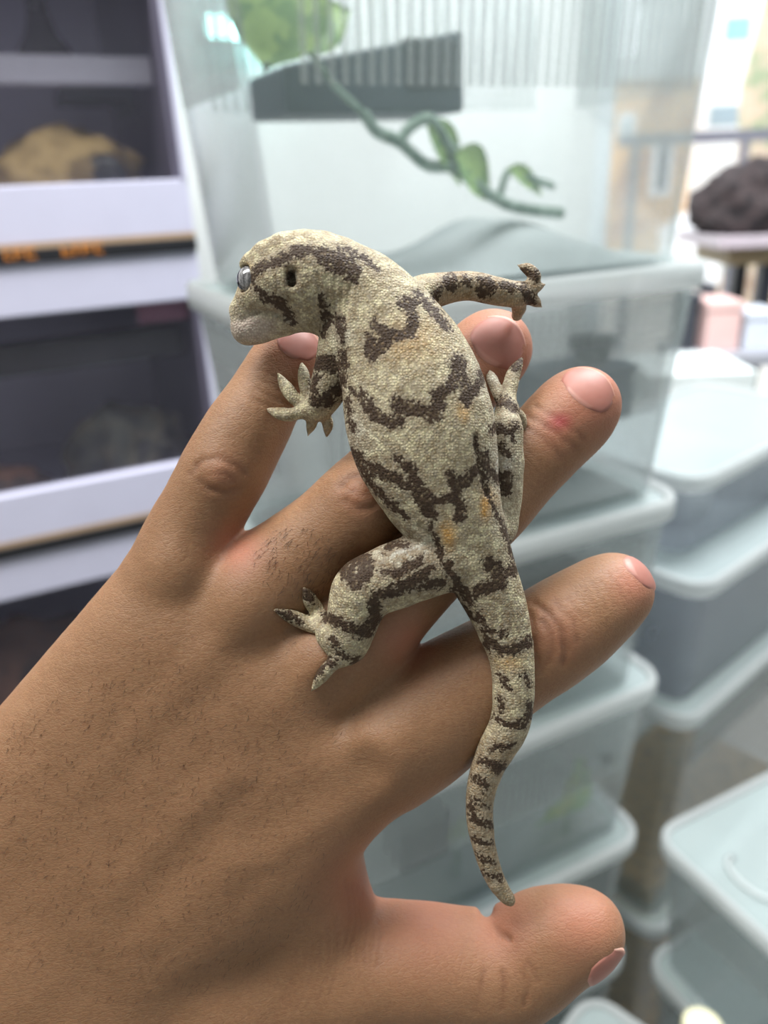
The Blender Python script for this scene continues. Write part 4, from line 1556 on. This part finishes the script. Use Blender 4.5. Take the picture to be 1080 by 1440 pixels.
# left foreleg, gripping the little finger
fz = sk_z(425, 570, 1.6, 5.0)
GF.path([(492, 462, 16.5, 30), (480, 482, 16.0, 26), (470, 512, 14.5, 23)], k=2.0, n=3)
GF.path([(470, 512, 14.5, 23), (462, 545, 12.5, 23), (452, 568, 10.5, 18), (438, 578, 9.0, 14)], k=1.5, n=3)
GF.path([(450, 574, 9.5, 14), (428, 576, 8.6, 12)], k=1.5)
toe(GF, [(436, 566, 9.0), (430, 545, 9.2), (427, 528, 8.6), (425, 516, 7.6)], 7.5, 7, 3.5)
toe(GF, [(430, 570, 8.6), (412, 558, 8.8), (402, 545, 8.4), (394, 531, 7.6)], 7.5, 7.5, 3.5)
toe(GF, [(430, 578, 8.6), (408, 584, 8.6), (394, 582, 8.4), (380, 577, 7.6)], 7.5, 7.5, 3.5)
toe(GF, [(440, 584, 8.4), (438, 597, 7.6), (435, 606, 6.6)], 7, 5.5, 3)
toe(GF, [(456, 582, 8.4), (461, 596, 7.6), (460, 608, 6.6)], 7, 6, 3.5)
# right foreleg, reaching out over the ring finger
GF.path([(560, 440, 14.0, 34), (592, 414, 11.0, 22), (618, 407, 9.0, 19), (655, 402, 8.0, 17), (692, 408, 7.4, 16), (722, 414, 6.6, 14), (736, 412, 6.2, 12)], k=1.6, n=4)
GF.path([(728, 415, 5.8, 13), (730, 432, 2.5, 9), (727, 444, 0.0, 7)], k=1.0)
toe(GF, [(738, 408, 6.2), (748, 398, 6.6), (752, 388, 6.8), (742, 378, 6.8), (734, 375, 6.6)], 7.5, 7, 3.5)
toe(GF, [(738, 412, 6.2), (750, 406, 6.4), (760, 402, 6.2)], 7.5, 6.5, 3.5)
toe(GF, [(738, 416, 6.0), (750, 422, 5.6), (757, 428, 5.0)], 7.5, 6.5, 3.5)
# left hind leg
kz = 13.5
GF.path([(650, 775, 13.5, 42), (612, 790, 13.5, 41), (565, 806, 14.0, 41), (522, 822, 14.2, 38), (504, 834, 13.8, 34)], k=2.0, n=4)
GF.path([(512, 826, 13.8, 35), (500, 856, 12.8, 33), (494, 884, 11.8, 29), (486, 908, 10.8, 24)], k=2.0, n=3)
az = sk_z(465, 893, 1.8)
GF.path([(490, 905, 10.8, 25), (474, 897, az + 0.4, 19), (462, 888, az, 16)], k=2.0, n=3)
GF.path([(484, 916, 10.2, 20), (478, 926, sk_z(478, 926, 1.6), 13)], k=1.5)


def ztoe(F, pts, *a):
    toe(F, [(x, y, sk_z(x, y, o)) for x, y, o in pts], *a)


ztoe(GF, [(460, 886, 1.6), (436, 878, 1.3), (412, 868, 1.2), (390, 859, 0.9)], 10, 9, 4)
ztoe(GF, [(460, 880, 1.6), (446, 860, 1.3), (436, 844, 1.2), (429, 831, 0.9)], 9.5, 8, 4)
ztoe(GF, [(478, 926, 1.6), (465, 936, 1.3), (453, 950, 1.2), (442, 966, 0.9)], 9, 8.5, 4)
# right hind leg folded along the flank, foot on the middle finger
GF.path([(668, 730, 12.0, 34), (690, 745, 9.5, 26), (704, 738, 8.5, 22)], k=2.0, n=3)
GF.path([(700, 742, 8.5, 21), (707, 700, 9.5, 23), (709, 650, 10.5, 24), (711, 612, 11.0, 20), (714, 598, 11.0, 17)], k=1.5, n=4)
GF.path([(712, 598, 10.5, 16), (713, 578, 8.5, 15), (714, 562, 7.0, 12)], k=1.5)
toe(GF, [(712, 564, 6.8), (717, 545, 6.0), (722, 526, 4.6), (731, 509, 3.0)], 10, 8.5, 4)
toe(GF, [(708, 568, 6.5), (699, 550, 5.0), (692, 534, 3.2), (690, 526, 2.2)], 8, 7, 4)
toe(GF, [(720, 580, 7.0), (730, 586, 5.6), (733, 596, 4.8), (733, 604, 4.2)], 8, 6.5, 4)

# the soft belly, thigh and tail give way where they lie on the fingers
ii = np.argwhere(GF.f < 3.0)
pp = GF.lo + ii * GF.h
dh = -(HF.sample(pp) + 0.45)
fo = GF.f[ii[:, 0], ii[:, 1], ii[:, 2]]
hh = np.clip(0.5 + 0.5 * (dh - fo) / 0.8, 0, 1)
GF.f[ii[:, 0], ii[:, 1], ii[:, 2]] = fo + (dh - fo) * hh + 0.8 * hh * (1 - hh)

GV, GQ = GF.surface()
GN = GF.grad(GV)
GPX = topx(GV)
gup = GN[:, 2]


def C1(pts):
    return [(300 + x * 0.4444, 300 + y * 0.4444) for x, y in pts]


def C2(pts):
    return [(360 + x * 0.4074, 560 + y * 0.4074) for x, y in pts]


def C3(pts):
    return [(600 + x * 0.3195, 840 + y * 0.3195) for x, y in pts]


def C6(pts):
    return [(560 + x * 0.3519, 360 + y * 0.3519) for x, y in pts]


MARKS = [
    (C1([(125, 200), (160, 165), (210, 148), (255, 125), (300, 118), (345, 130)]), 7.5),
    (C1([(345, 132), (365, 155), (392, 168), (420, 160), (442, 190)]), 13), (C1([(350, 120), (400, 130), (436, 150), (446, 176)]), 8),
    (C1([(400, 108), (470, 140), (522, 187)]), 3.5), (C1([(640, 252), (700, 312), (742, 362)]), 6),
    (C1([(608, 280), (634, 330), (626, 378), (582, 386), (545, 398), (522, 440), (500, 452), (487, 400)]), 9.5), (C1([(506, 348), (530, 368), (560, 384)]), 7), (C1([(600, 275), (640, 285)]), 6), (C1([(496, 440), (505, 415)]), 8),
    (C1([(770, 465), (782, 512), (742, 552), (708, 582), (700, 640), (655, 622), (612, 620), (582, 588)]), 10.5), (C1([(782, 512), (806, 555), (800, 592)]), 10), (C1([(848, 505), (846, 530), (820, 560)]), 6),
    (C1([(582, 600), (592, 660), (562, 668), (532, 650), (495, 622)]), 9), (C1([(492, 605), (480, 580), (470, 560)]), 5), (C1([(690, 640), (712, 610)]), 12),
    (C1([(435, 560), (470, 600), (500, 640)]), 4), (C1([(420, 590), (432, 640), (440, 680)]), 3.5),
    (C1([(135, 238), (170, 275), (210, 292), (232, 318), (250, 340)]), 5.5), (C1([(190, 270), (215, 280)]), 7),
    (C1([(340, 260), (350, 300), (358, 345), (352, 380)]), 5.5), (C1([(370, 330), (400, 345), (408, 400)]), 4),
    (C1([(335, 478), (360, 475), (392, 482)]), 13), (C1([(320, 590), (350, 600), (390, 560)]), 9), (C1([(325, 520), (318, 560)]), 6), (C1([(410, 440), (412, 540)]), 6),
    (C2([(757, 250), (718, 290), (692, 330), (645, 352), (602, 360), (572, 312), (545, 270), (530, 235)]), 8.5), (C2([(692, 335), (704, 372), (700, 408)]), 9), (C2([(600, 356), (612, 404)]), 7), (C2([(676, 270), (690, 300)]), 9),
    (C2([(398, 238), (442, 256), (482, 280), (520, 302), (562, 335), (598, 395)]), 8.5), (C2([(336, 185), (372, 225), (405, 245)]), 6), (C2([(350, 230), (392, 290), (450, 350), (520, 410)]), 5), (C2([(480, 200), (520, 250), (560, 300)]), 4),
    (C2([(756, 140), (768, 190), (775, 240), (802, 335), (852, 445), (888, 545), (898, 598)]), 4.5),
    (C2([(800, 568), (822, 592), (842, 640), (800, 656), (768, 664)]), 11), (C2([(884, 598), (852, 612), (838, 628)]), 9), (C2([(815, 575), (842, 590)]), 8),
    (C2([(668, 575), (698, 640), (742, 705)]), 6.5), (C2([(680, 660), (712, 716), (752, 760)]), 4),
    (C2([(806, 848), (850, 872), (902, 862), (936, 842)]), 8.5), (C2([(782, 778), (802, 848)]), 4), (C2([(800, 800), (840, 815), (860, 800)]), 4), (C2([(770, 740), (790, 800)]), 5),
    (C2([(312, 592), (340, 640), (365, 632), (385, 560), (330, 560)]), 11), (C2([(418, 680), (480, 662), (540, 640), (600, 590)]), 8), (C2([(450, 520), (470, 505), (520, 500)]), 6), (C2([(440, 600), (500, 600), (560, 560)]), 8),
    (C2([(320, 790), (352, 806), (385, 802), (415, 755), (410, 700)]), 9), (C2([(560, 650), (600, 640), (650, 640)]), 7), (C2([(240, 760), (280, 770)]), 8), (C2([(285, 880), (345, 905)]), 6), (C2([(262, 830), (280, 860)]), 5),
    (C2([(70, 738), (110, 750), (150, 776)]), 6), (C2([(165, 668), (185, 690)]), 7), (C2([(205, 960), (215, 930)]), 7), (C2([(250, 905), (262, 915)]), 6),
    (C2([(600, 430), (640, 560), (660, 600)]), 4),
    (C3([(306, 535), (340, 556), (375, 568), (425, 560), (455, 520), (460, 470)]), 5.5), (C3([(322, 340), (350, 380), (365, 410)]), 3), (C3([(320, 450), (330, 490)]), 4.5), (C3([(430, 340), (450, 385)]), 3.5),
    (C3([(238, 712), (262, 722), (300, 755), (345, 752)]), 6.5), (C3([(290, 660), (350, 660), (370, 640)]), 4), (C3([(188, 925), (205, 955), (240, 990), (275, 1000)]), 6), (C3([(220, 800), (265, 830), (255, 850)]), 4), (C3([(200, 880), (245, 915), (275, 925)]), 3),
    (C3([(205, 1050), (240, 1080), (280, 1090)]), 3), (C3([(225, 1130), (260, 1160), (295, 1165)]), 3), (C3([(260, 1215), (290, 1240), (320, 1240)]), 3),
    (C6([(395, 595), (415, 570), (450, 600), (470, 610)]), 7), (C6([(385, 690), (400, 680), (430, 700), (470, 680)]), 8), (C6([(455, 690), (460, 720)]), 6), (C6([(375, 870), (400, 890), (440, 880), (430, 940)]), 8), (C6([(345, 800), (360, 850)]), 7), (C6([(410, 760), (440, 800)]), 5),
    (C6([(480, 410), (470, 440)]), 9), (C6([(165, 130), (150, 160)]), 7), (C6([(205, 95), (215, 120)]), 10), (C6([(330, 95), (360, 100), (370, 130), (340, 150)]), 8), (C6([(270, 95), (275, 110)]), 6), (C6([(430, 120), (460, 130)]), 7), (C6([(500, 60), (540, 80)]), 8), (C6([(500, 130), (530, 180)]), 8),
]
dark = np.full(len(GV), 40.0)
GPXW = GPX + np.stack([vnoise(GV, 1.6, 41), vnoise(GV, 1.6, 42)], 1) * 4.0
for line, wd in MARKS:
    dark = np.minimum(dark, poly_dist(GPXW, line) - (wd * 0.78 + 0.8))
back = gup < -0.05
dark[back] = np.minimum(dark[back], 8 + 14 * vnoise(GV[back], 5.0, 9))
dark = np.clip(dark / 10.0, -2, 3)


def blob(px, py, rx, ry):
    return np.exp(-(((GPX[:, 0] - px) / rx) ** 2 + ((GPX[:, 1] - py) / ry) ** 2))


yel = np.clip(blob(683, 713, 7, 15) + blob(630, 752, 11, 16) + 0.7 * blob(652, 578, 9, 12) + 0.4 * blob(690, 700, 12, 18) + 0.4 * blob(715, 930, 20, 12) + 0.35 * blob(575, 480, 40, 30) + 0.35 * blob(347, 376, 8, 6), 0, 1)
brown = np.clip((GPX[:, 1] - 1000) / 70, 0, 1) * 0.9
arm_r = np.clip((GPX[:, 0] - 590) / 30, 0, 1) * np.clip((452 - GPX[:, 1]) / 10, 0, 1) * (GV[:, 2] < 14)
brown = np.maximum(brown, arm_r)
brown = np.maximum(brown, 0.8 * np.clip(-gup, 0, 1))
brown = np.maximum(brown, 0.8 * blob(450, 600, 22, 12))
pale = np.clip(blob(352, 462, 34, 20) * 1.5, 0, 1)
white = np.clip(blob(570, 775, 50, 26) + blob(708, 660, 20, 60) + 0.8 * blob(690, 520, 26, 40) + 0.6 * blob(500, 610, 22, 40) + 0.7 * blob(482, 470, 14, 18), 0, 1)
speck = np.clip(0.5 + 0.5 * blob(560, 800, 90, 50) + 0.5 * blob(520, 690, 50, 60) + 0.4 * blob(715, 880, 40, 60) + 0.3 * blob(410, 400, 60, 60), 0, 1)
ear = np.clip(1.4 * np.exp(-(((GPX[:, 0] - 409.5) / 9.5) ** 2 + ((GPX[:, 1] - 392) / 13.5) ** 2) ** 2), 0, 1)

gd = np.zeros(len(GV))


def gcrease(line, w, dep):
    global gd
    gd -= dep * np.exp(-(poly_dist(GPX, line) / w) ** 2) * np.clip(gup * 1.5, 0, 1)


for k in range(5):
    gcrease(C1([(330 + k * 26, 190 + k * 10), (345 + k * 20, 270), (350 + k * 16, 340)]), 3.0, 0.35)
gcrease(C2([(560, 440), (600, 480), (650, 560), (670, 600)]), 4.0, 0.6)
gcrease(C1([(410, 420), (412, 480), (408, 545)]), 4.0, 0.5)
gcrease(C2([(755, 130), (770, 230), (800, 335)]), 3.0, 0.5)
gd += 0.12 * vnoise(GV, 3.0, 4) + 0.2 * vnoise(GV, 8.0, 6)
GV2 = GV + GN * gd[:, None]

t = NT('gecko_skin')
c = t.coords(1000.0)
n1 = t.noise(c, 0.42, 4, 0.65)
n2 = t.noise(c, 1.3, 4, 0.7)
n3 = t.noise(c, 0.13, 3)
vor = t.n('TexVoronoi', feature='F1')
t.set(vor.inputs['Vector'], c)
vor.inputs['Scale'].default_value = 1.7
vor.inputs['Randomness'].default_value = 0.7
cell = vor.outputs['Color']
vd = vor.outputs['Distance']
sep = t.n('SeparateColor')
t.t.links.new(cell, sep.inputs[0])
cr = sep.outputs[0]
base = t.mix(t.ramp(n3, 0.35, 0.65), srgb('e6dcb4'), srgb('d8cda6'))
base = t.mix(t.attr('white'), base, srgb('d6d5cb'))
base = t.mix(t.math('MULTIPLY', t.attr('brown'), 0.85), base, srgb('a88a68'))
# tan mottling between the dark bands
tanf = t.math('MULTIPLY', t.ramp(t.math('ADD', n1, t.math('MULTIPLY', cr, 0.10)), 0.47, 0.56), t.math('ADD', 0.40, t.math('MULTIPLY', t.attr('speck'), 0.6)))
base = t.mix(tanf, base, srgb('7f694b'))
spk = t.math('MULTIPLY', t.ramp(t.math('ADD', n2, t.math('MULTIPLY', cr, 0.16)), 0.63, 0.70), t.math('ADD', 0.30, t.attr('speck')), True)
base = t.mix(t.math('MULTIPLY', spk, 0.8), base, srgb('54443a'))
base = t.mix(t.attr('yellow'), base, srgb('dd9a14'))
# dark chevrons, ragged at the scale of the single scales
edge = t.math('ADD', t.math('ADD', t.attr('dark'), t.math('MULTIPLY', t.math('SUBTRACT', n1, 0.5), 1.1)), t.math('ADD', t.math('MULTIPLY', t.math('SUBTRACT', n2, 0.5), 2.0), t.math('MULTIPLY', t.math('SUBTRACT', cr, 0.5), 0.55)))
halo = t.ramp(edge, 0.9, 0.1)
base = t.mix(t.math('MULTIPLY', halo, 0.42), base, srgb('786450'))
dk = t.ramp(edge, 0.12, -0.02)
base = t.mix(t.math('MULTIPLY', dk, t.ramp(cr, 1.06, 0.80)), base, t.mix(n2, srgb('261b14'), srgb('4a382c')))
base = t.mix(t.math('MULTIPLY', t.attr('pale'), 0.85), base, t.mix(n2, srgb('b9a39c'), srgb('cdbdb4')))
base = t.mix(t.attr('ear'), base, srgb('3a2018'))
# each granular scale a little lighter in its middle
scl = t.ramp(vd, 0.62, 0.15)
base = t.mix(t.math('SUBTRACT', 1.0, scl), base, t.mix(0.45, base, srgb('4c3d2b')))
base = t.mix(t.math('MULTIPLY', t.math('MULTIPLY', cr, 0.24), t.math('SUBTRACT', 1.0, dk)), base, srgb('f2ecd4'))
bp1 = t.bump(scl, 0.7, 0.0002)
bp2 = t.bump(n1, 0.25, 0.0006, bp1)
gk = t.principled(base, 0.62, Normal=bp2)
gk.inputs['Subsurface Weight'].default_value = 0.06
gk.inputs['Subsurface Scale'].default_value = 0.0015
gk.inputs['Specular IOR Level'].default_value = 0.3
M['gecko'] = t.done(gk)

gecko = link('gecko', np_mesh('gecko', GV2, GQ, {'dark': dark, 'yellow': yel, 'brown': brown, 'pale': pale, 'white': white, 'speck': speck, 'ear': ear}), M['gecko'])
gecko.matrix_world = HAND_M
tag(gecko, 'cream gecko with dark brown zigzag bands climbing over the hand', 'gecko')

# eyes
t = NT('gecko_eye')
tc = t.n('TexCoord')
c = t.coords(1000.0)
sx = t.n('SeparateXYZ')
t.t.links.new(tc.outputs['Object'], sx.inputs[0])
vein = t.noise(t.coords((1500.0, 420.0, 1500.0)), 1.2, 5, 0.7)
col = t.mix(t.ramp(vein, 0.40, 0.62), srgb('4c4a4c'), srgb('a9a8aa'))
slit = t.math('ABSOLUTE', sx.outputs[0])
col = t.mix(t.ramp(slit, 0.00062, 0.00038), col, srgb('0c0a0b'))
ey = t.principled(col, 0.08)
ey.inputs['Coat Weight'].default_value = 1.0
ey.inputs['Coat Roughness'].default_value = 0.02
M['eye'] = t.done(ey)
for (x, y, z, r, face) in ((354, 394, 16.6, 19.5, (-0.85, 0.05, 0.50)), (356, 382, 9.5, 16, (-0.75, 0.25, -0.6))):
    bm = bmesh.new()
    bmesh.ops.create_uvsphere(bm, u_segments=28, v_segments=18, radius=r * 0.172 * 0.001)
    e = link('eye', bm_mesh('eye', bm, True), M['eye'], gecko)
    fz_ = Vector(face).normalized()
    xx = Vector((0, 1, 0)).cross(fz_).normalized()
    yy = fz_.cross(xx)
    e.matrix_local = Matrix(((xx.x, yy.x, fz_.x), (xx.y, yy.y, fz_.y), (xx.z, yy.z, fz_.z))).to_4x4()
    e.location = Vector(hp(x, y, z)) * 0.001
    e['label'] = 'silvery grey eye with a dark slit'
